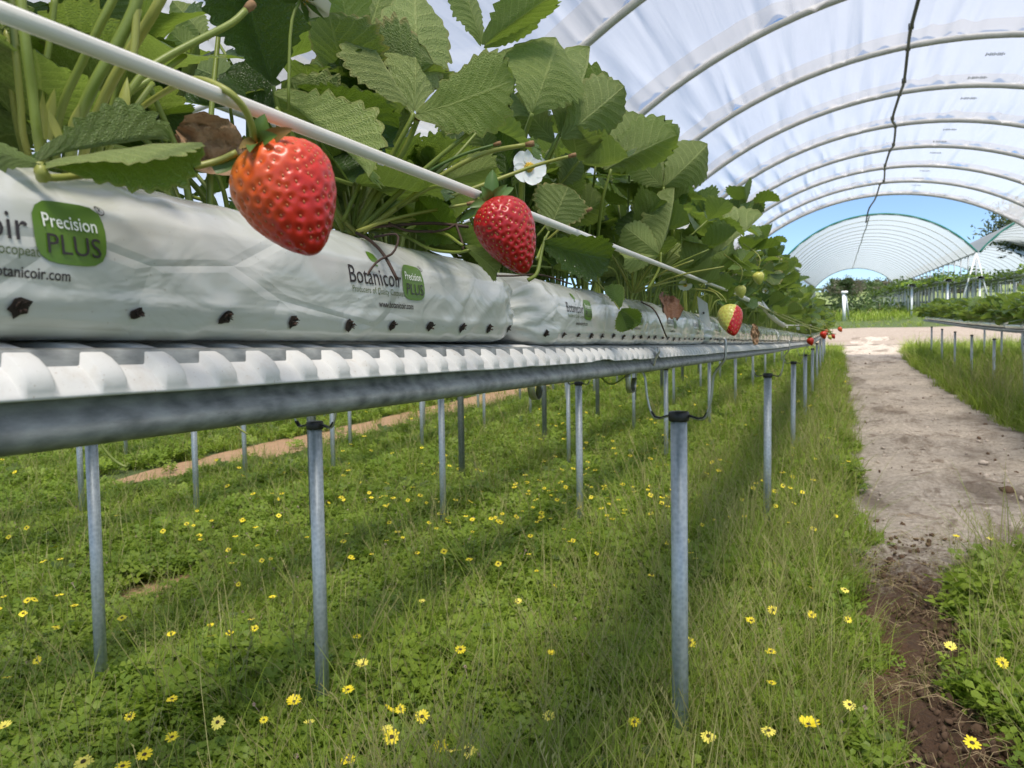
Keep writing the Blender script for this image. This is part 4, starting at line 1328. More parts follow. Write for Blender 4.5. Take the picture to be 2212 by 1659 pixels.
for i in range(9):
    ex, ey = 1300 + 33 * i, 520 + (i * 37 % 60)
    bare(h4, [(1365 + i, 632, 1.08), ((1365 + ex) / 2, (632 + ey) / 2 - 8, 1.06), (ex, ey, 1.04)], lambda t: .0016 - .0006 * t, ['stalk_yellow', 'stalk'][i % 2], 'stalk', 10)
bare(h4, [(1385, 652, 1.06), (1415, 672, 1.0), (1440, 728, 1.03)], .0010, 'dead', 'dead_stem', 12)
add_leaf(h4, hp([(1400, 620, 1.2), (1480, 600, 1.25), (1510, 574, 1.28)]), [hl((1510, 572, 1.28), (1668, 474, 1.3), 44, 'under', 40, 1), hl((1500, 576, 1.28), (1448, 540, 1.28), 60, 'under', 8, 0)], 'leaf_pale', .0014, 'stalk_yellow')

# fill behind the close plants
FILL = [(-0.40, -0.02, 1.0), (-0.43, 0.14, 1.0), (-0.41, 0.30, .9), (-0.42, 0.47, .95), (-0.37, 0.60, .85), (-0.42, 0.70, 1.0), (-0.36, 0.84, .95), (-0.42, 0.95, 1.0), (-0.33, 1.04, .9), (-0.41, 1.16, 1.0), (-0.31, 1.19, .85)]
for i, (xx, yy, hh) in enumerate(FILL):
    full_plant((xx, yy, ztop(yy)), 900 + i, 6 if i < 6 else 8, 'dark ' + plant_label(xx, yy), NEAR_G, 0.8 if i < 5 else 0.9, hh * (.72 if i < 6 else 1), *((1.6, 4.6) if i < 5 else (None, None)))

for i in range(13):
    yy = -0.06 + i * 0.1
    xx = -0.335 - 0.07 * (i % 2)
    full_plant((xx, yy, ztop(yy)), 950 + i, 7, 'low spreading ' + plant_label(xx, yy), NEAR_G, 1.55, .62, 1.3, 5.0)
# withered leaves
def crumpled(B, T, w, mat, label, seed, loop=0.5):
    b, t = P(*B), P(*T)
    ax = t - b
    x = ax.cross(FWD).normalized(); z = x.cross(ax).normalized()
    nu, nv = 22, 15
    v = []
    for i in range(nu):
        u = i / (nu - 1)
        ww = w * B[2] / FPX * 0.5 * math.sin(math.pi * min(1, 0.08 + u * 0.85)) ** 0.6
        for j in range(nv):
            s = j / (nv - 1) * 2 - 1
            p = b + ax * u + x * (s * ww * (1 + 0.12 * vn(u * 9, s * 9, 1, seed)))
            d = 0.009 * vn(u * 4, s * 2.5, 1, seed) + 0.005 * vn(u * 11, s * 8, 1, seed + 3) - loop * ww * s * s
            v.append(p + z * d + ax * (0.05 * vn(s * 6, u, 1, seed)))
    f = [(i * nv + j, i * nv + j + 1, (i + 1) * nv + j + 1, (i + 1) * nv + j) for i in range(nu - 1) for j in range(nv - 1)]
    o = obj('dead_leaf', me_new('dead_leaf', v, f, MAT[mat]))
    tag(o, label, 'leaf')
crumpled((525, 352, .45), (385, 275, .43), 120, 'dry_leaf', 'crumpled brown dead leaf behind the blurred orange strawberry', 4)
crumpled((1440, 640, 1.1), (1452, 690, 1.0), 50, 'dry_leaf_dark', 'dark withered leaf hanging over the second bag', 9)
crumpled((1627, 700, 1.5), (1633, 745, 1.5), 18, 'dry_leaf', 'tiny brown leaf hanging on the rail past the half green strawberry', 12)

# flowers ------------------------------------------------------------------------------------
def flower(c, facing, r, label, up=None, group='white strawberry flowers'):
    t = thing('strawberry_flower', label, 'flower', c, group)
    n = Vector(facing).normalized()
    a = n.orthogonal().normalized(); b = n.cross(a)
    rf = random.Random(int(c.x * 1e4))
    for q in range(5):
        an = q * 2 * math.pi / 5 + rf.uniform(-0.1, 0.1)
        d = a * math.cos(an) + b * math.sin(an); e = n.cross(d)
        v = []
        for i in range(8):
            u = i / 7
            w = 0.56 * math.sqrt(max(0.004, 1 - ((u - 0.56) / 0.575) ** 2))
            for j in range(5):
                s = j / 2 - 1
                v.append(Vector(c) + d * (r * (0.15 + 0.85 * u - 0.07 * s * s)) + e * (r * w * s) + n * (r * (0.10 * u + 0.12 * u * s * s + 0.04 * math.sin(5 * s + q))))
        part(t, 'petal', v, [(i * 5 + j, i * 5 + j + 1, (i + 1) * 5 + j + 1, (i + 1) * 5 + j) for i in range(7) for j in range(4)], MAT['petal'])
    mb = MB()
    for q in range(40):
        u = q / 40
        rad_ = r * 0.26 * math.sqrt(u); an = q * 2.4
        p = Vector(c) + (a * math.cos(an) + b * math.sin(an)) * rad_ + n * (r * (0.2 - 0.12 * u))
        mb.add(tube([p - n * r * 0.16, p, p + n * r * 0.07], [r * 0.02, r * 0.035, r * 0.05], 5))
    o = part(t, 'flower_centre', mb.v, mb.f, MAT['flower_centre'])
    for q in range(6):
        an = q * math.pi / 3
        d = a * math.cos(an) + b * math.sin(an); e = n.cross(d)
        v = [Vector(c) - n * r * 0.08, Vector(c) + d * r * .5 + e * r * .16 - n * r * .05, Vector(c) + d * r * 1.08 - n * r * .12, Vector(c) + d * r * .5 - e * r * .16 - n * r * .05]
        part(t, 'sepal', v, [(0, 1, 2, 3)], MAT['calyx'])
    part(t, 'stalk', *tube([Vector(c) - n * r * .05, Vector(c) - n * r * .7 - Vector((0, 0, r * .5)), Vector(c) - n * r - Vector((0, 0, r * 3))], r * .055, 6, n=8), MAT['stalk'])
cf = P(1142, 362, .73)
flower(cf, (EYE - cf).normalized() + RGT * 0.35 + UPV * 0.25, 0.0172, 'open white strawberry flower with a yellow centre behind a green stem')
cf = P(652, -6, .44)
flower(cf, RGT * 0.5 + UPV * 0.9 + FWD * 0.3, 0.017, 'white strawberry petals cut off by the top edge of the photo')
cf = P(1472, 486, 1.15)
flower(cf, (EYE - cf).normalized() + UPV, 0.012, 'tiny white strawberry flower among leaves of the near row')
cf = P(1480, 615, 1.3)
flower(cf, (EYE - cf).normalized() - UPV, 0.012, 'small drooping white flower above the half green strawberry')
rf = random.Random(21)
for i in range(16):
    yy = 2.2 + i * 0.42
    cf = Vector((-0.24 - rf.uniform(0, .08), yy, ztop(yy) + rf.uniform(0.02, 0.16)))
    flower(cf, Vector((0.5, -1, 0.6)), 0.013, 'small white strawberry flower in the far part of the near row')

# strawberries ------------------------------------------------------------------------------
k = M('berry')
uvn = k.coord('UV')
sp = k.n('ShaderNodeSeparateXYZ'); k.set(sp, 0, uvn)
nz = k.noise(k.coord(), 260, 3)
rip = k.math('ADD', sp.outputs[0], k.math('MULTIPLY', k.math('SUBTRACT', nz, 0.5), 0.16))
c = k.ramp(rip, [(0.0, (0.5, 0.56, 0.11)), (0.26, (0.66, 0.58, 0.14)), (0.4, (0.74, 0.2, 0.03)), (0.58, (0.68, 0.09, 0.016)), (0.76, (0.55, 0.018, 0.008)), (1.0, (0.36, 0.002, 0.006))])
pit = k.ramp(sp.outputs[1], [(0.0, 0.0), (1.0, 0.3)])
c = k.mix(pit, c, k.mix(0.5, c, (0.2, 0.0, 0.003, 1)))
MAT['berry'] = k.done(k.bsdf(c, 0.36, Specular_IOR_Level=0.4, Subsurface_Weight=0.0, Coat_Weight=0.25, Coat_Roughness=0.26, normal=k.bump(nz, 0.08, 0.0008)))
MAT['seed_gold'] = simple('seed_gold', (0.52, 0.3, 0.07), 0.4, var=0.3)
MAT['seed_red'] = simple('seed_red', (0.5, 0.16, 0.05), 0.35, var=0.4)
BRP = [(0.0, 0.0), (0.022, 0.3), (0.065, 0.56), (0.14, 0.81), (0.235, 0.955), (0.34, 1.0), (0.46, 0.955), (0.6, 0.84), (0.74, 0.66), (0.86, 0.46), (0.945, 0.27), (0.985, 0.13), (1.0, 0.0)]
def berry(top, tip, width, label, ripe, seed=1, nseed=190, na=150, nt=110, seed_mat='seed_gold', flat=1.0, dimple=0.00085):
    top, tip = Vector(top), Vector(tip)
    ax = tip - top; L = ax.length; d = ax.normalized()
    a = d.cross(FWD).normalized(); b = d.cross(a)
    t = thing('strawberry', label, 'strawberry', top, 'strawberries hanging from the near row')
    prof = spline([(x, 0, y) for x, y in BRP], 240)
    pa = np.array([(p.x, max(0.0, p.z)) for p in prof])
    seg = np.hypot(np.diff(pa[:, 0]) * L, np.diff(pa[:, 1]) * width / 2)
    s = np.concatenate([[0], np.cumsum(seg)]); s /= s[-1]
    area = np.concatenate([[0], np.cumsum(seg * (pa[1:, 1] + pa[:-1, 1]) + 1e-9)]); area /= area[-1]
    def surf(tt, an):
        x = np.interp(tt, s, pa[:, 0]); r = np.interp(tt, s, pa[:, 1]) * width / 2
        lump = 1 + 0.035 * np.sin(2 * an + seed) * np.sin(tt * 3) + 0.02 * np.sin(3 * an + 2 * seed)
        r = r * lump
        cx = np.stack([np.cos(an) * r, np.sin(an) * r * flat, x * L], -1)
        return cx
    tt = np.linspace(0, 1, nt); an = np.linspace(0, 2 * np.pi, na, endpoint=False)
    TT, AN = np.meshgrid(tt, an, indexing='ij')
    G = surf(TT, AN)
    q = (np.arange(nseed) + 0.6) / nseed
    q = 0.03 + 0.955 * q
    st = np.interp(q, area, s); sa = (np.arange(nseed) * 2.39996 + 0.15 * np.sin(np.arange(nseed) * 5.1)) % (2 * np.pi)
    if nseed > 40:
        rl = np.random.default_rng(seed)
        qs = np.interp(rl.random(5000) * 0.97 + 0.02, area, s); qa = rl.random(5000) * 2 * np.pi
        QP = surf(qs, qa)
        pick = rl.choice(5000, nseed, replace=False)
        C = QP[pick].copy()
        for _ in range(26):
            own = ((QP[:, None, :] - C[None]) ** 2).sum(2).argmin(1)
            cnt = np.bincount(own, minlength=nseed)[:, None]
            C = np.where(cnt > 0, np.stack([np.bincount(own, QP[:, c_], nseed) for c_ in range(3)], 1) / np.maximum(cnt, 1), C)
        near = ((QP[:, None, :] - C[None]) ** 2).sum(2).argmin(0)
        st, sa = qs[near], qa[near]
    SP = surf(st, sa)
    du = surf(np.clip(st + 0.004, 0, 1), sa) - surf(np.clip(st - 0.004, 0, 1), sa)
    dv = surf(st, sa + 0.02) - surf(st, sa - 0.02)
    SN = np.cross(dv, du); SN /= np.linalg.norm(SN, axis=1)[:, None] + 1e-12
    SN *= np.sign((SN * (SP - np.array([0, 0, 0.42 * L]))).sum(1))[:, None]
    flatG = G.reshape(-1, 3)
    D = np.full(len(flatG), 9.0)
    for i0 in range(0, len(flatG), 2000):
        dd = ((flatG[i0:i0 + 2000, None, :] - SP[None]) ** 2).sum(2)
        D[i0:i0 + 2000] = np.sqrt(dd.min(1))
    Rs = math.sqrt(2.9 * L * width / nseed / math.pi)      # about half the seed spacing
    w = np.exp(-(D / (Rs * 0.55)) ** 2.6)
    cen = np.stack([0 * AN, 0 * AN, np.clip(TT * L, 0.15 * L, 0.8 * L)], -1).reshape(-1, 3)
    nn = flatG - cen; nn /= np.linalg.norm(nn, axis=1)[:, None] + 1e-12
    G2 = flatG + nn * (-dimple * w + dimple * 0.4 * np.clip(D / Rs, 0, 1.2))[:, None]
    W = lambda arr: [top + a * float(p[0]) + b * float(p[1]) + d * float(p[2]) for p in arr]
    V = W(G2)
    uv = [(ripe((p - top) / L, float(tq)), float(wq)) for p, tq, wq in zip(V, TT.ravel(), w)]
    F = [(i * na + j, (i + 1) * na + j, (i + 1) * na + (j + 1) % na, i * na + (j + 1) % na) for i in range(nt - 1) for j in range(na)]
    part(t, 'fruit', V, F, MAT['berry'], uv=uv)
    mb = MB()
    oct_ = [(1, 0, 0), (-1, 0, 0), (0, 1, 0), (0, -1, 0), (0, 0, 1), (0, 0, -1)]
    sc = Rs * 0.2
    for i in range(nseed):
        n0 = Vector(SN[i]); l0 = Vector(du[i]).normalized(); m0 = n0.cross(l0)
        p = Vector(SP[i]) - n0 * dimple * 0.75
        vs = []
        for ring, (rz, rx) in enumerate([(-1, 0), (-.5, .85), (.35, .8), (1, 0)]):
            for jj in range(5):
                an_ = jj * 2 * math.pi / 5
                vs.append(p + l0 * (rz * sc * 1.5) + m0 * (math.cos(an_) * rx * sc) + n0 * (math.sin(an_) * rx * sc * 0.8))
        fs = [(r2 * 5 + jj, r2 * 5 + (jj + 1) % 5, (r2 + 1) * 5 + (jj + 1) % 5, (r2 + 1) * 5 + jj) for r2 in range(3) for jj in range(5)]
        mb.add((W([tuple(z) for z in vs]), fs))
    sd = part(t, 'seeds', mb.v, mb.f, MAT[seed_mat])
    sd['kind'] = 'stuff'
    return t, top, d, a, b
def sepal(t, base, tip, w, bend, mat='calyx'):
    base, tip = Vector(base), Vector(tip)
    ax = tip - base
    x = ax.cross(FWD).normalized(); z = x.cross(ax).normalized()
    v = []
    n = 9
    for i in range(n):
        u = i / (n - 1)
        ww = w * math.sin(math.pi * (0.2 + 0.8 * u)) ** 0.8 * 0.5
        for j in range(5):
            s = j / 2 - 1
            v.append(base + ax * u + x * (s * ww) + z * (bend * math.sin(math.pi * u) - 0.35 * ww * s * s))
    part(t, 'sepal', v, [(i * 5 + j, i * 5 + j + 1, (i + 1) * 5 + j + 1, (i + 1) * 5 + j) for i in range(n - 1) for j in range(4)], MAT[mat])

LFT = -RGT
b1, tp, dd, aa, bb = berry(P(572, 322, .312), P(682, 546, .304), 0.0405, 'large blurred orange-red strawberry in front of the nearest bag', lambda p, t: 0.5 + 0.42 * p.dot(RGT) + 0.3 * t - 0.1, 1, 275, dimple=0.0006, seed_mat='seed_red')
for tx, ty, tz, w, m2 in [(572, 245, .310, .0075, 'calyx'), (634, 278, .305, .006, 'sepal_red'), (515, 322, .300, .005, 'sepal_red'), (600, 292, .300, .0062, 'calyx'), (540, 330, .298, .005, 'calyx'), (560, 300, .33, .006, 'calyx')]:
    sepal(b1, P(564, 318, .303), P(tx, ty, tz - .012), w * 1.15, -0.002, m2)
sepal(b1, P(462, 368, .302), P(524, 334, .304), .006, 0.001, 'calyx')
part(b1, 'stalk', *tube(hp([(550, 316, .302), (545, 280, .296), (531, 240, .290), (503, 206, .285), (468, 184, .285), (430, 172, .292), (395, 178, .315), (330, 215, .345), (270, 260, .35)]), lambda t: .00145 - .0002 * t, 9, n=40), MAT['stalk_yellow'])
b2, *_ = berry(P(1062, 432, .487), P(1136, 589, .482), 0.0385, 'glossy deep red strawberry in sharp focus beside the white tape', lambda p, t: 0.93 + 0.07 * t, 4, 300, dimple=0.0008)
for tx, ty, tz, w, m2 in [(1064, 366, .486, .0095, 'calyx'), (1040, 402, .48, .007, 'calyx'), (1096, 398, .48, .006, 'calyx'), (1012, 448, .478, .006, 'calyx'), (1020, 425, .49, .006, 'calyx'), (990, 480, .49, .005, 'calyx'), (1110, 405, .5, .006, 'calyx')]:
    sepal(b2, P(1060, 434, .486), P(tx, ty, tz), w, -0.0015, m2)
part(b2, 'stalk', *tube(hp([(1050, 438, .487), (1028, 428, .485), (1000, 413, .478), (960, 404, .470), (925, 408, .50), (860, 450, .54)]), .00125, 9, n=30), MAT['stalk'])
b3, *_ = berry(P(1572, 662, 1.15), P(1586, 724, 1.12), 0.036, 'hanging strawberry half yellow-green and half red', lambda p, t: 0.12 if (p.dot(RGT) * 1.1 + (t - 0.62) * 0.62 < -0.05 and p.dot(FWD) < 0.35) else 0.92, 6, 150, 70, 50, dimple=0.0006)
for q in range(7):
    an = q * 0.9
    c0 = P(1572, 661, 1.15)
    sepal(b3, c0, c0 + (RGT * math.cos(an) + FWD * math.sin(an)) * 0.017 + UPV * 0.008, .006, 0.001)
part(b3, 'stalk', *tube(hp([(1571, 662, 1.15), (1566, 648, 1.15), (1554, 634, 1.15), (1530, 622, 1.18)]), .0011, 6, n=14), MAT['stalk_yellow'])
part(b3, 'stalk', *tube(hp([(1569, 662, 1.15), (1559, 650, 1.15), (1540, 630, 1.16), (1500, 624, 1.2)]), .0010, 6, n=14), MAT['stalk_yellow'])
for (px, py, z, sz, rp, lb) in [(1636, 601, 1.55, .034, .1, 'pale green unripe strawberry, upper of two among the leaves'), (1597, 630, 1.4, .030, .12, 'pale green unripe strawberry just above the white tape'),
                                (1748, 738, 3.0, .04, .85, 'small red strawberry hanging low by the far end of the rail'), (1776, 724, 3.5, .046, .8, 'red strawberry largest of the far cluster by the rail'),
                                (1782, 717, 4.2, .036, .65, 'orange far strawberry at the top of the far cluster'), (1797, 727, 4.6, .036, .8, 'red strawberry right of the far cluster'), (1790, 729, 4.0, .03, .15, 'greenish unripe strawberry in the far cluster'), (1812, 712, 6.0, .05, .6, 'orange dot of a strawberry farthest along the row')]:
    sz *= .78
    tq, *_ = berry(P(px, py - sz * 0.5 / z * FPX, z), P(px + 6, py + sz * 0.5 / z * FPX, z), sz * 0.86, lb, lambda p, t, rp=rp: rp, int(px), 60, 28, 22, dimple=0.0004)
    c0 = P(px, py - sz * 0.5 / z * FPX, z)
    for q in range(5):
        an = q * 1.26
        sepal(tq, c0, c0 + (RGT * math.cos(an) + FWD * math.sin(an)) * 0.014 + UPV * 0.004, .006, 0.001)
    part(tq, 'stalk', *tube([c0, c0 + Vector((0.004, 0, 0.03)), c0 + Vector((-0.03, 0.02, 0.06))], .0012, 5, n=8), MAT['stalk_yellow'])
# pale fruiting stems trailing out of the far row, runners under the rail, the white tag
def trail(pts, r0, mat, name, label, cat, n=20):
    o = obj(name, me_new(name, *tube(hp(pts), r0, 6, n=n), MAT[mat]))
    tag(o, label, cat)
trail([(1640, 660, 2.0), (1700, 690, 2.6), (1760, 712, 3.4), (1806, 722, 4.6)], .0022, 'stalk_yellow', 'runner', 'yellow-green fruiting stem trailing past the slack tape', 'stem')
trail([(1620, 655, 2.0), (1690, 680, 2.6), (1750, 704, 3.3), (1798, 716, 4.3)], .002, 'stalk_yellow', 'runner', 'second pale fruiting stem just above the trailing one', 'stem')
trail([(205, 925, 0.9), (222, 965, .9), (248, 995, .9), (272, 1008, .9), (277, 1000, .9)], .0016, 'stalk', 'runner', 'thin green runner hanging below the rail near the left post', 'stem')
trail([(495, 900, 1.2), (512, 922, 1.2), (535, 938, 1.2)], .0016, 'stalk_yellow', 'runner', 'short yellow runner tip under the rail', 'stem')
trail([(1290, 808, 1.25), (1320, 830, 1.25), (1352, 812, 1.25), (1362, 795, 1.25)], .0014, 'stalk', 'runner', 'looped green runner under the rail by the strap joint', 'stem')
tg = thing('white_tag', 'white plastic tag with a small hole standing between second and third bag', 'tag', P(1520, 690, 1.53))
q = [P(1506, 640, 1.53), P(1528, 655, 1.53), P(1536, 712, 1.53), P(1512, 690, 1.53)]
part(tg, 'plate', *(lambda n: ([p for p in q] + [p + FWD * 0.002 for p in q], [(0, 1, 2, 3), (7, 6, 5, 4), (0, 4, 5, 1), (1, 5, 6, 2), (2, 6, 7, 3), (3, 7, 4, 0)]))(0), MAT['liner'], smooth=False)
c0 = P(1520, 676, 1.527)
part(tg, 'hole', [c0 + RGT * 0.002 * math.cos(i) + UPV * 0.0024 * math.sin(i) for i in np.linspace(0, 6.28, 11)[:-1]], [tuple(range(10))], MAT['coir'])

# ================================================================== THE OTHER ROWS
def bag_low():
    v, f = bag_mesh(0.985, 9, 5)
    return me_new('grow_bag', v, f, MAT['bag'])
BAGLOW = bag_low()
def other_row(x, y0, y1, step, zc, name, lab, post_y0, plants='things', dens=0.33, seed=1, zslope=None, low=True, bags=True, posts=True, sizef=1.0, hooks=True):
    zf = zslope or (lambda y: zc + row_dz(y))
    ysr = np.linspace(y0, y1, 12)
    dx = x - ROWX
    v, f = sweep_xz([(a + dx, b) for a, b in RAIL] + [(a + dx, b) for a, b in RAIL_IN], ysr, zf, closed=True)
    tag(obj('gutter_rail', me_new('gutter_rail', v, f, MAT['rail'])), 'galvanised gutter rail of ' + lab, 'gutter rail')
    v, f = sweep_xz([(x - 0.105, -0.012), (x - 0.095, -0.002), (x, 0.0), (x + 0.095, -0.002), (x + 0.105, -0.012)], ysr, zf)
    tag(obj('ribbed_liner', me_new('ribbed_liner', v, f, MAT['liner'])), 'white gutter liner of ' + lab, 'gutter liner')
    if posts:
        y = post_y0
        i = 0
        while y <= y1:
            if y >= y0:
                lb = (ORD[i] + ' post of ' + lab) if i < 6 else 'post far along ' + lab
                post_thing(x, y, zf(y) - 0.163, G(x, y), lb, 'posts of ' + lab, full=(y < 5 and x < 0), hooks=(y < 9 and hooks))
                i += 1
            y += step
    if bags:
        y = y0
        while y < y1 - 0.9:
            o = obj('grow_bag', BAGLOW, None, (x, y, zf(y + 0.5)))
            o.rotation_euler.x = math.atan(zf(y + 1) - zf(y))
            tag(o, 'white grow bag of ' + lab, 'grow bag', 'white grow bags of ' + lab)
            y += 0.997
    rq = random.Random(seed)
    if plants == 'things':
        y = y0 + 0.1
        while y < y1:
            o = obj('strawberry_plant', rq.choice(LOWM), None, (x + rq.uniform(-.05, .05), y, zf(y) + 0.066))
            o.rotation_euler.z = rq.uniform(0, 6.28)
            s = rq.uniform(0.8, 1.05) * sizef; o.scale = (s * 1.2, s * 1.2, s)
            tag(o, 'strawberry plant growing in ' + lab, 'strawberry plant', 'strawberry plants of ' + lab)
            y += dens
    elif plants == 'stuff':
        mb = MB()
        y = y0
        while y < y1:
            for _ in range(7):
                c = Vector((x + rq.gauss(0, .13), y + rq.uniform(0, dens), zf(y) + 0.07 + abs(rq.gauss(0.1, .07)) * sizef))
                for q in range(3):
                    ax = Vector((rq.uniform(-1, 1), rq.uniform(-1, 1), rq.uniform(-.2, .8))).normalized()
                    m = leaf_frame(c, ax, Vector((rq.uniform(-.5, .5), rq.uniform(-.5, .5), 1)), 0.085 * sizef, 1.05)
                    mb.add(([m @ Vector(p) for p in ((0, 0, 0), (.42, .55, .1), (.3, .95, .0), (-.3, .95, .0), (-.42, .55, .1))], [(0, 1, 2, 3, 4)]), rq.randrange(3), [(0, .5), (.5, 1), (1, .8), (1, .2), (.5, 0)])
            y += dens
        o = obj('foliage', me_new('foliage', mb.v, mb.f, [MAT['leaf'], MAT['leaf_pale'], MAT['leaf_dark']], uv=mb.uv, mi=mb.mi))
        tag(o, 'strawberry leaves along ' + lab, 'foliage', kind='stuff')
other_row(-1.37, -0.3, 21, 2.4, 0.91, 'b', 'the second row left of the near row', 1.78, 'things', 0.36, 5)
other_row(-2.25, -0.3, 21, 2.4, 0.88, 'c', 'the third row left of the near row', 1.76, 'stuff', 0.2, 6)
other_row(-4.05, 2.0, 21, 1.55, 0.88, 'd', 'the first row beyond the tunnel legs', 3.95, 'stuff', 0.3, 7)
other_row(-4.85, 2.0, 21, 1.6, 0.86, 'e', 'the second row beyond the tunnel legs', 3.7, 'stuff', 0.3, 8)
other_row(-6.9, 2.0, 24, 1.7, 0.86, 'f', 'the row beyond the orange bare path', 4.1, 'stuff', 0.4, 9)
other_row(-7.8, 2.0, 24, 1.7, 0.86, 'f', 'the second row beyond the orange bare path', 4.6, 'stuff', 0.4, 9)
ZR = lambda y: float(np.interp(y, [4, 11, 15, 21.6], [0.93, 1.04, 1.17, 1.42]))
other_row(2.0, 4.4, 21.6, 2.0, 0, 'r', 'the row right of the sandy track', 4.6, 'things', 0.24, 11, ZR, sizef=1.55, hooks=False)
other_row(3.0, 9.0, 21.6, 2.0, 0, 'r2', 'the second row right of the sandy track', 10.1, 'things', 0.36, 12, ZR, sizef=1.5, hooks=False)
other_row(3.9, 12.0, 21.6, 2.0, 0, 'r3', 'the third row right of the sandy track', 13.1, 'stuff', 0.25, 13, ZR, hooks=False)
ripe_pts = [(2.1, 11.3, .0), (2.13, 12.4, .02), (2.11, 12.9, -.02), (2.12, 14.2, .03), (2.11, 16, 0), (2.12, 17.2, .03)]
for i, (x, y, dz) in enumerate(ripe_pts):
    c0 = Vector((x, y, ZR(y) + 0.06 + dz))
    tq, *_ = berry(c0, c0 - Vector((0, 0, .045)), .035, 'tiny red strawberry hanging from the row right of the track', lambda p, t: .85, i, 12, 14, 12, dimple=0.0)
# far rows in the tunnels beyond the road
MAT['far_post'] = simple('far_post', (0.55, 0.58, 0.6), 0.5, 0.2)
def far_row(x, y0, y1, h, lab, dens, seed, mass=True):
    zf = lambda y: g(y) + h
    i = 0
    y = y0
    while y < y1:
        mb = MB().add(tube([(x, y, g(y) - 0.2), (x, y, zf(y))], 0.03 if y > y0 + .1 else 0.04, 6))
        if y > y0 - 0.1: mb.add(box((x, y, zf(y) + 0.0), (0.22, 0.05, 0.02)))
        o = obj('post', me_new('post', mb.v, mb.f, MAT['far_post' if i else 'white_paint']))
        tag(o, ('white end post of ' if i == 0 else 'thin far post of ') + lab, 'post', 'posts of ' + lab)
        y += 1.9; i += 1
    v, f = sweep_xz([(x - 0.14, 0.0), (x - 0.12, 0.09), (x, 0.12), (x + 0.12, 0.09), (x + 0.14, 0.0), (x, -0.05)], np.linspace(y0 - 0.3, y1, 14), zf, closed=True)
    tag(obj('gutter_rail', me_new('gutter_rail', v, f, MAT['liner'])), 'white gutter carrying ' + lab, 'gutter rail')
    rq = random.Random(seed)
    mb = MB()
    y = y0
    while y < y1:
        for _ in range(9):
            hump = 0.75 + 0.4 * math.sin(y * 1.1 + seed)
            c = Vector((x + rq.gauss(0, .17), y + rq.uniform(0, dens), zf(y) + 0.02 + abs(rq.gauss(0.15, .13)) * hump))
            ax = Vector((rq.uniform(-1, 1), rq.uniform(-1, 1), rq.uniform(-.3, .6))).normalized()
            m = leaf_frame(c, ax, Vector((rq.uniform(-.6, .6), rq.uniform(-.6, .6), 1)), 0.16, 1.1)
            mb.add(([m @ Vector(p) for p in ((0, 0, 0), (.42, .55, .1), (.3, .95, .0), (-.3, .95, .0), (-.42, .55, .1))], [(0, 1, 2, 3, 4)]), rq.randrange(3), [(0, .5), (.5, 1), (1, .8), (1, .2), (.5, 0)])
        y += dens
    o = obj('foliage', me_new('foliage', mb.v, mb.f, [MAT['leaf'], MAT['leaf_pale'], MAT['leaf_dark']], uv=mb.uv, mi=mb.mi))
    tag(o, 'dark strawberry leaves on ' + lab, 'foliage', kind='stuff')
far_row(2.9, 38.0, 85, 1.3, 'the left far row inside the far tunnel', 0.12, 31)
far_row(4.3, 38.2, 85, 1.45, 'the middle far row inside the far tunnel', 0.12, 32)
far_row(5.5, 38.2, 80, 1.5, 'the right far row inside the far tunnel', 0.14, 33)
far_row(7.4, 38.2, 75, 1.6, 'the row in the right far tunnel', 0.14, 34)
far_row(8.8, 38.2, 70, 1.6, 'the second row in the right far tunnel', 0.16, 35)
ep = thing('end_post', 'stout white-topped end post beyond the near row, beside the road', 'post', (0, 36.5, g(36.5)))
c0 = onY(1824, 690, 36.5)
ep.location = (c0.x, 36.5, g(36.5)); WL[ep.name] = Vector(ep.location)
part(ep, 'post_body', *tube([(c0.x, 36.5, g(36.5) - .1), (c0.x - .03, 36.5, g(36.5) + 1.2)], 0.07, 8), MAT['white_paint'])
part(ep, 'brace', *tube([(c0.x + .2, 37.2, g(36.5) - .1), (c0.x + .05, 36.5, g(36.5) + 1.1)], 0.04, 8), MAT['far_post'])
part(ep, 'cap', *box((c0.x, 36.5, g(36.5) + 1.24), (0.26, 0.2, 0.1)), MAT['white_paint'])

# ================================================================== GRASS, CLOVER, DAISIES
def green_mat(name, a, b, dry=0.0):
    k = M(name)
    oi = k.n('ShaderNodeObjectInfo')
    pn = k.noise(k.pos(), 0.9, 3)
    f = k.math('ADD', k.math('MULTIPLY', oi.outputs['Random'], 0.6), k.math('MULTIPLY', pn, 0.4))
    c = k.mix(f, a + (1,), b + (1,))
    s1 = k.bsdf(c, 0.5)
    tr = k.n('ShaderNodeBsdfTranslucent'); k.set(tr, 'Color', k.mix(0.5, c, (0.2, 0.3, 0.04, 1)))
    return k.done(k.mixsh(0.42, s1, tr.outputs[0]))
MAT['grass'] = green_mat('grass', (0.16, 0.27, 0.02), (0.4, 0.49, 0.06))
MAT['clover'] = green_mat('clover', (0.14, 0.25, 0.02), (0.33, 0.44, 0.045))
MAT['weed'] = green_mat('weed', (0.08, 0.14, 0.036), (0.19, 0.26, 0.07))
MAT['straw'] = green_mat('straw', (0.32, 0.32, 0.1), (0.5, 0.45, 0.19))
MAT['daisy_yellow'] = simple('daisy_yellow', (0.85, 0.7, 0.02), 0.55, var=0.15)
MAT['daisy_pale'] = simple('daisy_pale', (0.86, 0.76, 0.12), 0.55, var=0.15)
MAT['daisy_disc'] = simple('daisy_disc', (0.06, 0.04, 0.008), 0.7)

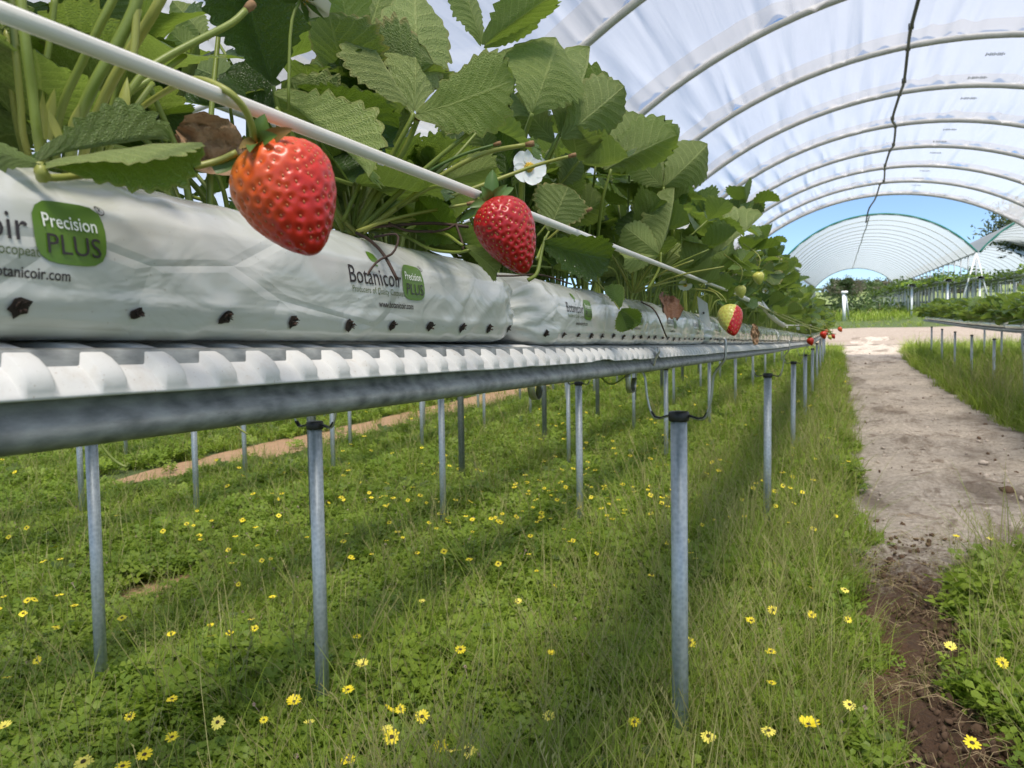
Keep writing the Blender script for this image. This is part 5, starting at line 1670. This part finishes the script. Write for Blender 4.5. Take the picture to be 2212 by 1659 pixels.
def blade(mb, base, az, h, w, lean, mi=0, seg=3):
    o = Vector((math.cos(az), math.sin(az), 0)); s = Vector((-o.y, o.x, 0))
    v = []
    for i in range(seg):
        t = i / seg
        p = base + Vector((0, 0, h * (t - 0.35 * lean * t * t))) + o * (h * lean * t * t)
        ww = w * (1 - 0.75 * t)
        v += [p - s * ww / 2, p + s * ww / 2]
    v.append(base + Vector((0, 0, h * (1 - 0.35 * lean))) + o * (h * lean))
    f = [(2 * i, 2 * i + 1, 2 * i + 3, 2 * i + 2) for i in range(seg - 1)] + [(2 * seg - 2, 2 * seg - 1, 2 * seg)]
    mb.add((v, f), mi)

def proto(name, mb, mats):
    me = me_new(name, mb.v, mb.f, mats, mi=mb.mi)
    return bpy.data.objects.new(name, me)
rg = random.Random(77)
def tuft_grass(n, hmin, hmax, w, rad_, straw=0.08):
    mb = MB()
    for _ in range(n):
        a = rg.uniform(0, 6.28); q = rad_ * math.sqrt(rg.random())
        blade(mb, Vector((q * math.cos(a), q * math.sin(a), 0)), rg.uniform(0, 6.28), rg.uniform(hmin, hmax), w * rg.uniform(.6, 1.2), rg.uniform(.15, .95), 1 if rg.random() < straw else 0)
    return mb
def tuft_clover(n, rad_, h, lf):
    mb = MB()
    for _ in range(n):
        a = rg.uniform(0, 6.28); q = rad_ * math.sqrt(rg.random())
        hh = h * rg.uniform(.35, 1.0)
        c = Vector((q * math.cos(a), q * math.sin(a), hh))
        nrm = Vector((rg.uniform(-.6, .6), rg.uniform(-.6, .6), 1)).normalized()
        x = nrm.orthogonal().normalized(); y = nrm.cross(x)
        ph = rg.uniform(0, 6.28); sz = lf * rg.uniform(.7, 1.25)
        for k3 in range(3):
            an = ph + k3 * 2.094
            d = x * math.cos(an) + y * math.sin(an); e = nrm.cross(d)
            v = [c, c + d * sz * .5 + e * sz * .42 + nrm * sz * .1, c + d * sz * .95 + e * sz * .3, c + d * sz * .88, c + d * sz * .95 - e * sz * .3, c + d * sz * .5 - e * sz * .42 + nrm * sz * .1]
            mb.add((v, [(0, 1, 2, 3), (0, 3, 4, 5)]), 0)
    return mb
def tuft_weed(n, rad_, lf):
    """lobed basal leaves, upright"""
    mb = MB()
    for _ in range(n):
        az = rg.uniform(0, 6.28); L = lf * rg.uniform(.6, 1.2); lean = rg.uniform(.4, 1.0)
        o = Vector((math.cos(az), math.sin(az), 0)); s = Vector((-o.y, o.x, 0))
        b = Vector((rg.uniform(-rad_, rad_), rg.uniform(-rad_, rad_), 0))
        pts = [b + o * (L * lean * t) + Vector((0, 0, L * (t * .9 - .55 * t * t * lean))) for t in np.linspace(0, 1, 8)]
        wv = [.05, .08, .3, .14, .38, .18, .34, .02]
        v = []
        for p, w in zip(pts, wv):
            v += [p - s * (w * L * .5) + Vector((0, 0, .1 * w * L)), p, p + s * (w * L * .5) + Vector((0, 0, .1 * w * L))]
        mb.add((v, [(3 * i + j, 3 * i + j + 1, 3 * i + j + 4, 3 * i + j + 3) for i in range(7) for j in range(2)]), 0)
    return mb
def tuft_seed():
    """a few long seeding stems"""
    mb = MB()
    for _ in range(3):
        az = rg.uniform(0, 6.28); h = rg.uniform(.16, .30)
        blade(mb, Vector((rg.uniform(-.02, .02), rg.uniform(-.02, .02), 0)), az, h, .0016, rg.uniform(.3, .9), 1 if rg.random() < .5 else 0, 5)
    for _ in range(2):
        az = rg.uniform(0, 6.28); h = rg.uniform(.12, .2); o = Vector((math.cos(az), math.sin(az), 0))
        v, f = tube([Vector((0, 0, 0)), Vector((0, 0, h * .6)) + o * h * .12, Vector((0, 0, h)) + o * h * .35], [.0007, .0007, .0005], 4)
        mb.add((v, f), 1)
        e = Vector((0, 0, h)) + o * h * .35
        for q in range(7):
            c = e - (Vector((0, 0, 1)) + o * .6) * (q * .006)
            mb.add(([c, c + Vector((rg.uniform(-.004, .004), rg.uniform(-.004, .004), .009)), c + Vector((.0015, .0015, .004))], [(0, 1, 2)]), 1)
    return mb
GM = [MAT['grass'], MAT['straw']]
PROTO = {
    'g1': proto('grass_tuft', tuft_grass(16, .04, .11, .0042, .035, .05), GM), 'g2': proto('grass_tuft', tuft_grass(13, .05, .15, .0048, .03, .07), GM),
    'g3': proto('grass_tuft', tuft_grass(20, .03, .08, .0036, .045, .04), GM),
    'c1': proto('clover_tuft', tuft_clover(17, .05, .06, .013), [MAT['clover']]), 'c2': proto('clover_tuft', tuft_clover(14, .05, .085, .016), [MAT['clover']]), 'c3': proto('clover_tuft', tuft_clover(20, .055, .05, .011), [MAT['clover']]),
    'w1': proto('weed_tuft', tuft_weed(7, .02, .12), [MAT['weed']]), 'w2': proto('weed_tuft', tuft_weed(6, .02, .09), [MAT['weed']]),
    'g4': proto('grass_tuft', tuft_grass(10, .06, .19, .0030, .04, .15), GM),
    's1': proto('seed_tuft', tuft_seed(), GM), 's2': proto('seed_tuft', tuft_seed(), GM), 's3': proto('seed_tuft', tuft_grass(5, .12, .26, .0026, .02, .6), GM),
}

def scatter(name, pts, scl, pick, keys, label, cat='grass', tilt=0.2):
    n = len(pts)
    me = bpy.data.meshes.new(name)
    me.vertices.add(n)
    me.vertices.foreach_set('co', np.asarray(pts, np.float32).ravel())
    r = np.random.default_rng(n)
    rot = np.stack([r.uniform(-tilt, tilt, n), r.uniform(-tilt, tilt, n), r.uniform(0, 6.283, n)], 1).astype(np.float32)
    a = me.attributes.new('rot', 'FLOAT_VECTOR', 'POINT'); a.data.foreach_set('vector', rot.ravel())
    a = me.attributes.new('scl', 'FLOAT', 'POINT'); a.data.foreach_set('value', np.asarray(scl, np.float32))
    a = me.attributes.new('pick', 'INT', 'POINT'); a.data.foreach_set('value', np.asarray(pick, np.int32))
    o = obj(name, me)
    ng = bpy.data.node_groups.new(name + '_scatter', 'GeometryNodeTree')
    ng.interface.new_socket('Geometry', in_out='INPUT', socket_type='NodeSocketGeometry')
    ng.interface.new_socket('Geometry', in_out='OUTPUT', socket_type='NodeSocketGeometry')
    gi = ng.nodes.new('NodeGroupInput'); go = ng.nodes.new('NodeGroupOutput')
    ip = ng.nodes.new('GeometryNodeInstanceOnPoints')
    jn = ng.nodes.new('GeometryNodeJoinGeometry')
    for kk in keys:
        on = ng.nodes.new('GeometryNodeObjectInfo')
        on.inputs['Object'].default_value = PROTO[kk]
        on.inputs['As Instance'].default_value = True
        ng.links.new(on.outputs['Geometry'], jn.inputs[0])
    def attr(nm, dt):
        nd = ng.nodes.new('GeometryNodeInputNamedAttribute'); nd.data_type = dt
        nd.inputs['Name'].default_value = nm
        return nd.outputs['Attribute']
    ng.links.new(gi.outputs[0], ip.inputs['Points'])
    ng.links.new(jn.outputs[0], ip.inputs['Instance'])
    ip.inputs['Pick Instance'].default_value = True
    ng.links.new(attr('pick', 'INT'), ip.inputs['Instance Index'])
    ng.links.new(attr('rot', 'FLOAT_VECTOR'), ip.inputs['Rotation'])
    ng.links.new(attr('scl', 'FLOAT'), ip.inputs['Scale'])
    ng.links.new(ip.outputs[0], go.inputs[0])
    md = o.modifiers.new('scatter', 'NODES'); md.node_group = ng
    tag(o, label, cat, kind='stuff')
    return o

def bare_mask(x, y):
    """0 on bare ground, 1 where plants grow"""
    if -3 < y < 28.4:
        l, r = track_edges(y)
        e = 0.06 * vn(x, y, 4, 2) + 0.03 * vn(x, y, 13, 3)
        if l + e < x < r + e:
            return 0.0
    if 4.6 < y < 27:
        if -6.3 + 0.2 * vn(x, y, 3) < x < -5.35 + 0.2 * vn(x, y, 2): return 0.03
    if 28.0 < y < 33.6: return 0.0
    d = Vector((x - PATCH.x, y - PATCH.y, 0))
    t = d.dot(PDIR); q = d.dot(PNRM)
    if (t / PLEN) ** 2 + (q / .15) ** 2 < 0.85 + 0.4 * vn(x, y, 7): return 0.0
    return 1.0

G_ = []
rs2 = np.random.default_rng(11)
def in_cone(x, y, m=0.14):
    z = -x * math.sin(YAW) + y * math.cos(YAW)
    xr = x * math.cos(YAW) + y * math.sin(YAW)
    return z > 0.55 and abs(xr) < (0.667 + m) * z + 0.35, z
def sample(zmin, zmax, dens):
    """random points of the view sector, density per square metre as a function of distance"""
    pts = []
    z = zmin
    while z < zmax:
        dz = max(0.1, z * 0.05)
        w = 2 * ((0.81) * z + 0.35)
        n = rs2.poisson(dens(z) * w * dz)
        zz = z + rs2.random(n) * dz; xx = (rs2.random(n) - .5) * w
        X = xx * math.cos(YAW) - zz * math.sin(YAW); Y = xx * math.sin(YAW) + zz * math.cos(YAW)
        pts += list(zip(X, Y, zz))
        z += dz
    return pts
nearp = sample(0.9, 26, lambda z: 1500 if z < 2.2 else 1500 * (2.2 / z) ** 1.45)
P_, S_, K_ = {'grass': [], 'clover': [], 'weed': [], 'seed': []}, {'grass': [], 'clover': [], 'weed': [], 'seed': []}, {'grass': [], 'clover': [], 'weed': [], 'seed': []}
for (x, y, z) in nearp:
    b = bare_mask(x, y)
    if y > 28.2: continue
    if b < 1 and rs2.random() > b:
        # a little cut hay and stray weed on the brown strip
        if not (y < 4.4 and x > 0.02 and rs2.random() < 0.06): continue
        P_['seed'].append((x, y, G(x, y) + 0.01)); S_['seed'].append(0.45); K_['seed'].append(2)
        continue
    if y < 28.0:
        l, r = track_edges(min(y, 28))
    right = x > r if y < 28 else False
    edge = min(abs(x - l), abs(x - r)) if y < 28 else 1
    sc = (0.85 + 0.5 * rs2.random()) * (1 + 0.03 * min(z, 16)) * (z / 2.2) ** 0.12
    sc *= 1 + 0.7 * max(0.0, vn(x, y, 1.3, 6))
    mixn = vn(x, y, 0.9, 4) + 0.5 * vn(x, y, 2.6, 1)
    u = rs2.random()
    if right and y < 4.3:
        kind = 'weed' if u < .1 else ('clover' if u < .55 else 'grass'); sc *= .95 if kind == 'grass' else (1.3 if kind == 'clover' else .8)
    elif right:
        kind = 'grass'; sc *= 1.35
    else:
        pc = 0.76 + 0.42 * mixn - (0.2 if x > -0.75 else 0) - 0.03 * z
        kind = 'clover' if u < pc else 'grass'
        if u > .985: kind = 'weed'
    if not right and 0 < l - x < 0.5 and y > 3: sc *= 1.1
    if edge < 0.07: sc *= 0.7
    if rs2.random() < (0.06 if x < -0.9 else 0.2) and z < 12:
        P_['seed'].append((x, y, G(x, y) - .01)); S_['seed'].append(sc * 1.1); K_['seed'].append(int(rs2.integers(3)))
    P_[kind].append((x, y, G(x, y) - 0.012)); S_[kind].append(sc); K_[kind].append(int(rs2.integers(3 if kind != 'weed' else 2)) if not (kind == 'grass' and rs2.random() < (.42 if -1.2 < x < 0.1 and y < 7 else .2)) else 3)
scatter('grass', P_['grass'], S_['grass'], K_['grass'], ['g4', 'g3', 'g2', 'g1'], 'green grass growing under and beside the raised strawberry rows')
scatter('clover', P_['clover'], S_['clover'], K_['clover'], ['c1', 'c2', 'c3'], 'low leafy clover covering the ground under the near rows', 'clover', 0.35)
scatter('weeds', P_['weed'], S_['weed'], K_['weed'], ['w1', 'w2'], 'lobed dark weeds mostly at the right of the brown soil strip', 'weeds')
scatter('seed_grass', P_['seed'], S_['seed'], K_['seed'], ['s1', 's2', 's3'], 'thin pale seeding grass stems standing above the clover', 'grass')
# verge beyond the road and the tall rank grass behind it
pv, sv, kv = [], [], []
for _ in range(5200):
    x, y = rs2.uniform(-14, 16), rs2.uniform(33.5, 50)
    tall = 36.2 < y
    pv.append((x, y, g(y) - .02)); sv.append((4.2 if tall else 1.8) * rs2.uniform(.7, 1.3) * (1 + 0.25 * vn(x, y, .5))); kv.append(int(rs2.integers(3)))
scatter('tall_grass', pv, sv, kv, ['g1', 'g2', 'g3'], 'rank dark grass beyond the crossing road', 'grass')

# daisies -----------------------------------------------------------------------------------
def daisy_meshes(seed):
    r = random.Random(seed)
    st, pe, di = MB(), MB(), MB()
    h = 0.0
    st.add(tube([Vector((r.uniform(-.01, .01), r.uniform(-.01, .01), -0.11)), Vector((0.002, 0, -.05)), Vector((0, 0, 0))], .0011, 5, n=6))
    n = r.choice([12, 13, 14])
    cup = r.uniform(-.05, .55)
    for q in range(n):
        an = q * 2 * math.pi / n + r.uniform(-.06, .06)
        d = Vector((math.cos(an), math.sin(an), 0)); e = Vector((-d.y, d.x, 0))
        L = .0185 * r.uniform(.88, 1.08); w = .0062
        up = cup + r.uniform(-.1, .1)
        pts = []
        for t, ww in ((.12, .45), (.5, 1.0), (.85, .85), (1.0, .3)):
            c = d * (L * t) + Vector((0, 0, L * t * up - .0015 * t * t))
            pts += [c - e * (w * ww / 2), c + e * (w * ww / 2)]
        pe.add((pts, [(0, 1, 3, 2), (2, 3, 5, 4), (4, 5, 7, 6)]))
    di.add(tube([Vector((0, 0, -.001)), Vector((0, 0, .0015)), Vector((0, 0, .0028))], [.0052, .005, .003], 9))
    return me_new('daisy', st.v, st.f, MAT['stalk']), me_new('petals', pe.v, pe.f, MAT['daisy_yellow']), me_new('petals', pe.v, pe.f, MAT['daisy_pale']), me_new('disc', di.v, di.f, MAT['daisy_disc'])
DM = [daisy_meshes(i) for i in range(6)]
SMALLD = []
for i in range(4):
    mb = MB()
    r = random.Random(i + 60)
    nn = 8
    cup = .25 * i / 2
    v = [Vector((0, 0, .002))] + [Vector((.019 * math.cos(q * 6.283 / nn) * (1 if q % 2 else .8), .019 * math.sin(q * 6.283 / nn) * (1 if q % 2 else .8), .019 * cup)) for q in range(nn)]
    mb.add((v, [(0, 1 + q, 1 + (q + 1) % nn) for q in range(nn)]), 0)
    mb.add(tube([Vector((0, 0, 0.002)), Vector((0, 0, .005))], .0048, 6), 1)
    mb.add(tube([Vector((0, 0, -.1)), Vector((0, 0, 0))], .001, 4), 2)
    SMALLD.append(me_new('daisy', mb.v, mb.f, [MAT['daisy_yellow'], MAT['daisy_disc'], MAT['stalk']], mi=mb.mi))
DG = 'yellow daisies in the grass'
HD = [(180, 1645, 'round yellow daisy at the bottom edge, leftmost of the large ones', 1.25), (312, 1630, 'yellow daisy at the bottom edge, second from the left', 1.1), (265, 1655, 'yellow daisy cut by the bottom edge between two larger ones', 1.0), (10, 1570, 'yellow daisy touching the left edge of the photo', 1.0), (372, 1592, 'half open yellow daisy above the second bottom daisy', .9),
      (635, 1516, 'open yellow daisy just left of the second row post', 1.1), (470, 1560, 'open yellow daisy midway between the two left posts', 1.0), (752, 1642, 'yellow daisy at the bottom edge below the second row post', 1.0), (846, 1592, 'yellow daisy facing up, largest of the bottom middle group', 1.1), (836, 1578, 'half open yellow daisy behind the bottom middle one', .8),
      (912, 1548, 'yellow daisy right of the bottom middle group', 1.0), (952, 1612, 'ragged yellow daisy at the bottom centre', .9), (1012, 1620, 'open yellow daisy at the bottom right of centre', 1.0), (865, 1532, 'small yellow daisy above the bottom middle group', .8), (280, 1548, 'half closed yellow daisy in the lower left clover', .8),
      (783, 1436, 'open yellow daisy right of the second row post foot', 1.05), (752, 1490, 'yellow daisy right of the second post near its base', .9), (1746, 1566, 'large yellow daisy by the brown soil in the lower right', 1.25), (1660, 1578, 'yellow daisy left of the large lower right one', .9), (1490, 1388, 'open yellow daisy beside the largest post', 1.0), (995, 1403, 'yellow daisy in the middle of the clover', .95),
      (1185, 1548, 'yellow daisy left of the foot of the largest post', .8), (1370, 1560, 'orange-yellow daisy left of the largest post foot', .8), (1190, 1412, 'tiny yellow daisy above the post foot group', .7), (1530, 1590, 'flat yellow daisy right of the largest post foot', .95), (1665, 1407, 'half open yellow daisy in the right grass', .9), (1670, 1318, 'yellow daisy seen from the side in the right grass', .9), (912, 1300, 'small yellow daisy in the middle distance of the clover', .7), (550, 1358, 'pair-forming yellow daisy between the left posts', .8), (455, 1352, 'small yellow daisy left of the pair', .7), (1835, 1522, 'yellow daisy at the edge of the brown soil', .8), (2100, 1605, 'yellow daisy in the bottom right weeds', 1.0), (1832, 1338, 'small yellow daisy at the edge of the grass by the soil', .7), (2052, 1398, 'yellow daisy bending over the brown soil on a bare stalk', .9), (2165, 1432, 'yellow daisy among the weeds at the right edge', .9), (2065, 1160, 'yellow daisy on the dark weeds right of the track', .8), (2140, 1162, 'yellow daisy in the dark weeds near the right edge', .9), (515, 1262, 'small yellow daisy beyond the reddish soil patch', .7), (570, 1555, 'closed yellow daisy bud in the lower left', .6), (1120, 1300, 'small yellow daisy left of the largest post', .7)]
n_d = 0
for (px, py, lb, sz) in HD:
    c = onG(px, py, 0.14)
    i = n_d % 6
    me = DM[i]
    t = obj('daisy', me[0], None, c)
    tag(t, lb, 'daisy', DG)
    obj('petals', me[1 if n_d % 3 else 2], t); obj('disc', me[3], t)
    t.rotation_euler = (rg.uniform(-.15, .75), rg.uniform(-.4, .4), rg.uniform(0, 6.28))
    # most heads lean a little to the light and to the camera
    t.rotation_euler = Matrix.Rotation(rg.uniform(.1, .8), 3, Vector((math.cos(YAW), math.sin(YAW), 0)).normalized()).to_euler()
    t.scale = (sz,) * 3
    n_d += 1
cand = sample(1.6, 14, lambda z: 6 if z < 2.4 else 34 * (2.4 / z) ** .6)
rs2.shuffle(cand)
small = 0
for (x, y, z) in sorted(cand, key=lambda q: q[2]):
    dens = 0.55 + 1.0 * vn(x, y, 0.55, 9) + 0.3 * vn(x, y, 2.0, 3)
    if x > 1.2 or y > 20: continue
    if z < 2.4: dens *= 2.2 if x > -1.0 else 0.6
    if bare_mask(x, y) < 1 or rs2.random() > dens: continue
    if small >= 255: break
    c = (x, y, G(x, y) + rs2.uniform(.1, .175))
    if z < 2.6:
        me = DM[small % 6]
        t = obj('daisy', me[0], None, c)
        obj('petals', me[1 if small % 3 else 2], t); obj('disc', me[3], t)
    else:
        t = obj('daisy', SMALLD[small % 4], None, c)
    tag(t, 'small yellow daisy scattered in the grass beyond the nearest posts' if z > 2.6 else 'yellow daisy low in the near clover between the posts', 'daisy', DG)
    t.rotation_euler = Matrix.Rotation(rs2.uniform(-.3, .8), 3, Vector((math.cos(rs2.uniform(-1.5, 2.3)), math.sin(YAW), 0)).normalized()).to_euler()
    t.scale = (rs2.uniform(.6, 1.0),) * 3
    small += 1
far_d = [(x, y, G(x, y) + rs2.uniform(.08, .16)) for (x, y, z) in sample(4.0, 22, lambda z: 16) if bare_mask(x, y) == 1 and x < 0.1 and rs2.random() < 0.3 + vn(x, y, .5, 9)]
PROTO['d1'] = bpy.data.objects.new('daisy', SMALLD[1])
scatter('daisies', far_d, [1.15] * len(far_d), [0] * len(far_d), ['d1'], 'far yellow daisies too small to pick apart', 'daisies', 0.5)
# pinkish clover heads
MAT['clover_head'] = simple('clover_head', (0.6, 0.42, 0.4), 0.8, var=0.3, scale=600)
mb = MB()
for q in range(26):
    a = q * 2.4; zz = 1 - 2 * (q + .5) / 26; rr_ = math.sqrt(1 - zz * zz)
    n_ = Vector((rr_ * math.cos(a), rr_ * math.sin(a), zz)); e = n_.orthogonal().normalized() * .0014
    mb.add(([n_ * .003 + e, n_ * .003 - e, n_ * .0075], [(0, 1, 2)]))
mb.add(tube([Vector((0, 0, -.09)), Vector((0, 0, 0))], .0008, 4))
PROTO['ch'] = proto('clover_head', mb, [MAT['clover_head']])
chp = [(x, y, G(x, y) + rs2.uniform(.06, .11)) for (x, y, z) in sample(1.2, 6, lambda z: 14) if bare_mask(x, y) == 1 and x < 0.1]
scatter('clover_heads', chp, rs2.uniform(.6, 1.1, len(chp)), [0] * len(chp), ['ch'], 'small pinkish clover heads in the near grass', 'clover heads', 0.5)

MAT['hay'] = simple('hay', (0.36, 0.27, 0.15), 0.8, var=0.4, scale=30)
mb = MB()
for _ in range(7):
    a = rg.uniform(0, 6.28); o = Vector((rg.uniform(-.06, .06), rg.uniform(-.06, .06), .004)); d = Vector((math.cos(a), math.sin(a), 0)); l = rg.uniform(.02, .06)
    mb.add(tube([o - d * l, o + Vector((rg.uniform(-.01, .01), rg.uniform(-.01, .01), rg.uniform(.003, .02))), o + d * l], .0009, 4))
PROTO['hay'] = proto('hay', mb, [MAT['hay']])
hp_ = []
for _ in range(75):
    y = 1.1 + 3.6 * rs2.random(); l, r = track_edges(y)
    hp_.append((l + (r - l) * rs2.random() ** (1.5 if rs2.random() < .5 else .7), y, G(0.2, y) + .02))
scatter('hay', hp_, rs2.uniform(.6, 1.3, len(hp_)), [0] * len(hp_), ['hay'], 'dry hay stalks scattered over the brown soil', 'hay', 0.15)
# stones and clods on the track
k = M('stone')
sn = k.noise(k.pos(), 60, 5)
MAT['stone'] = k.done(k.bsdf(k.mix(sn, (0.3, 0.24, 0.19, 1), (0.6, 0.53, 0.46, 1)), 0.9, normal=k.bump(sn, .8, .01)))
MAT['clod'] = simple('clod', (0.1, 0.06, 0.035), 0.95, var=0.5, scale=80)
def lump(seed):
    bm = bmesh.new(); bmesh.ops.create_icosphere(bm, subdivisions=2, radius=1)
    for v in bm.verts:
        v.co *= 1 + 0.35 * mnoise.noise(v.co * 1.6 + Vector((seed, 0, 0))); v.co.z *= .6
    v_ = [tuple(v.co) for v in bm.verts]; f_ = [tuple(q.index for q in fa.verts) for fa in bm.faces]; bm.free()
    return v_, f_
LUMPS = [lump(i) for i in range(5)]
PROTO['p1'] = bpy.data.objects.new('stone', me_new('stone', *LUMPS[0], MAT['stone'])); PROTO['p2'] = bpy.data.objects.new('stone', me_new('stone', *LUMPS[1], MAT['stone'])); PROTO['p3'] = bpy.data.objects.new('clod', me_new('clod', *LUMPS[2], MAT['clod']))
pg, sg, kg = [], [], []
for _ in range(2600):
    y = 1.2 + 24 * rs2.random() ** 1.6
    l, r = track_edges(y)
    x = l + (r - l) * rs2.random()
    pg.append((x, y, g(y) + .012)); sg.append(.0025 + (.016 if y < 4.4 else .02) * rs2.random() ** 6)
    kg.append(0 if y < 4.4 or rs2.random() < .25 else 1 + int(rs2.integers(2)))
for _ in range(2600):
    y = 1.0 + 3.3 * rs2.random()
    l, r = track_edges(y)
    pg.append((l + (r - l) * rs2.random(), y, g(y) + .016 + .03 * max(0, vn(0.2, y, 5, 3)))); sg.append(.0015 + .012 * rs2.random() ** 5); kg.append(0)
scatter('gravel', pg, sg, kg, ['p1', 'p2', 'p3'], 'loose gravel and clods lying on the sandy track', 'gravel', 3.0)
for i, (px, py, s, m2, lb) in enumerate([(2130, 1108, .05, 'stone', 'pale stone on the right of the track by the weeds'), (2125, 1000, .035, 'stone', 'pale stone farther up the right side of the track'), (2175, 1060, .05, 'clod', 'brown clod of soil near the right edge of the track')]):
    c = onG(px, py, 0.02)
    o = obj('stone' if m2 == 'stone' else 'soil_clod', me_new(m2, [(a * s, b * s, d * s) for a, b, d in LUMPS[3 + i % 2][0]], LUMPS[3 + i % 2][1], MAT[m2]), None, c)
    tag(o, lb, m2)

# ================================================================== TREES
MAT['bark'] = simple('bark', (0.14, 0.11, 0.085), 0.9, var=0.4, scale=6)
MAT['gum_leaf'] = green_mat('gum_leaf', (0.03, 0.05, 0.022), (0.085, 0.11, 0.05))
MAT['bush_leaf'] = green_mat('bush_leaf', (0.035, 0.075, 0.02), (0.09, 0.14, 0.04))
MAT['brown_leaf'] = green_mat('brown_leaf', (0.07, 0.06, 0.045), (0.13, 0.11, 0.08))
def tree(name, base, h, cw, mat, label, seed, trunk_h=.45, n_cl=22, per=60, leaf=.22, group='trees on the far hill'):
    r = random.Random(seed)
    t = thing(name, label, 'tree', base, group)
    b = Vector(base)
    mb = MB().add(tube([b - Vector((0, 0, .3)), b + Vector((r.uniform(-.2, .2), 0, h * .35)), b + Vector((r.uniform(-.4, .4), 0, h * .75))], lambda q: h * .028 * (1 - .7 * q), 7, n=8))
    cr = MB()
    for _ in range(n_cl):
        a = r.uniform(0, 6.28); q = cw * .5 * math.sqrt(r.random()); hh = h * (trunk_h + (1 - trunk_h) * r.random() ** .8)
        q *= math.sin(math.pi * min(.95, max(.15, (hh / h - trunk_h) / (1 - trunk_h) * .8 + .2))) ** .5
        c = b + Vector((q * math.cos(a), q * math.sin(a), hh))
        mb.add(tube([b + Vector((0, 0, h * r.uniform(.3, .6))), b.lerp(c, .6) + Vector((0, 0, h * .12)), c], lambda z: h * .008 * (1 - .6 * z), 4, n=5))
        rad_ = cw * r.uniform(.1, .2)
        for _ in range(per):
            d = Vector((r.gauss(0, 1), r.gauss(0, 1), r.gauss(0, .7))) * rad_ * .6
            x = Vector((r.gauss(0, 1), r.gauss(0, 1), r.gauss(0, 1))).normalized(); y = x.orthogonal().normalized()
            p = c + d; l = leaf * r.uniform(.6, 1.3)
            cr.add(([p - x * l * .5, p + y * l * .2, p + x * l * .5, p - y * l * .2], [(0, 1, 2, 3)]))
    part(t, 'trunk', mb.v, mb.f, MAT['bark'])
    part(t, 'crown', cr.v, cr.f, MAT[mat], smooth=False)
c = onY(2150, 480, 62)
tree('gum_tree', (c.x + 4.2, 62, g(62)), c.z - g(62) + 1.0, 8.2, 'gum_leaf', 'dark gum tree whose branches show beside the far tunnel roof', 5, .66, 46, 260, .42, 'gum tree by the far tunnel')
rt = random.Random(8)
LB = ['grey-brown wooded tree on the skyline seen through the far tunnel', 'dark green tree on the skyline seen through the far tunnel']
for i in range(44):
    px = 1790 + i * 8.2 if i < 24 else 1986 + (i - 24) * 14
    yy = rt.uniform(170, 235)
    c = onY(px, 646, yy); c1 = onY(px, rt.uniform(599, 614), yy)
    kind = 'brown_leaf' if rt.random() < .62 else 'bush_leaf'
    tree('hill_tree', (c.x, yy, c.z), c1.z - c.z, rt.uniform(3.5, 5.5), kind, LB[0 if kind == 'brown_leaf' else 1], 100 + i, .1, 12, 45, .6)
c = onY(1826, 640, 75)
tree('round_tree', (c.x, 75, g(75)), onY(1826, 606, 75).z - g(75), 1.9, 'bush_leaf', 'round green bush behind the white end post', 300, .2, 16, 70, .25, 'bush behind the end post')
for i, (px, yy, h) in enumerate([(1822, 44, 1.3), (1900, 40, .9), (1868, 43, 1.1)]):
    c = onY(px, 660, yy)
    t = thing('bush', ['low dark bush left of the far row end', 'low green bush below the far row', 'low bush in the rank grass under the far tunnel'][i], 'bush', (c.x, yy, g(yy)))
    cr = MB()
    for _ in range(500):
        p = Vector((c.x + rt.gauss(0, .7), yy + rt.gauss(0, .6), g(yy) + abs(rt.gauss(.2, .45)) * h))
        x = Vector((rt.gauss(0, 1), rt.gauss(0, 1), rt.gauss(0, 1))).normalized(); y = x.orthogonal().normalized()
        cr.add(([p - x * .11, p + y * .05, p + x * .11, p - y * .05], [(0, 1, 2, 3)]))
    part(t, 'foliage', cr.v, cr.f, MAT['bush_leaf'], smooth=False)
    part(t, 'stem', *tube([(c.x, yy, g(yy) - .1), (c.x, yy, g(yy) + h * .6)], .03, 5), MAT['bark'])
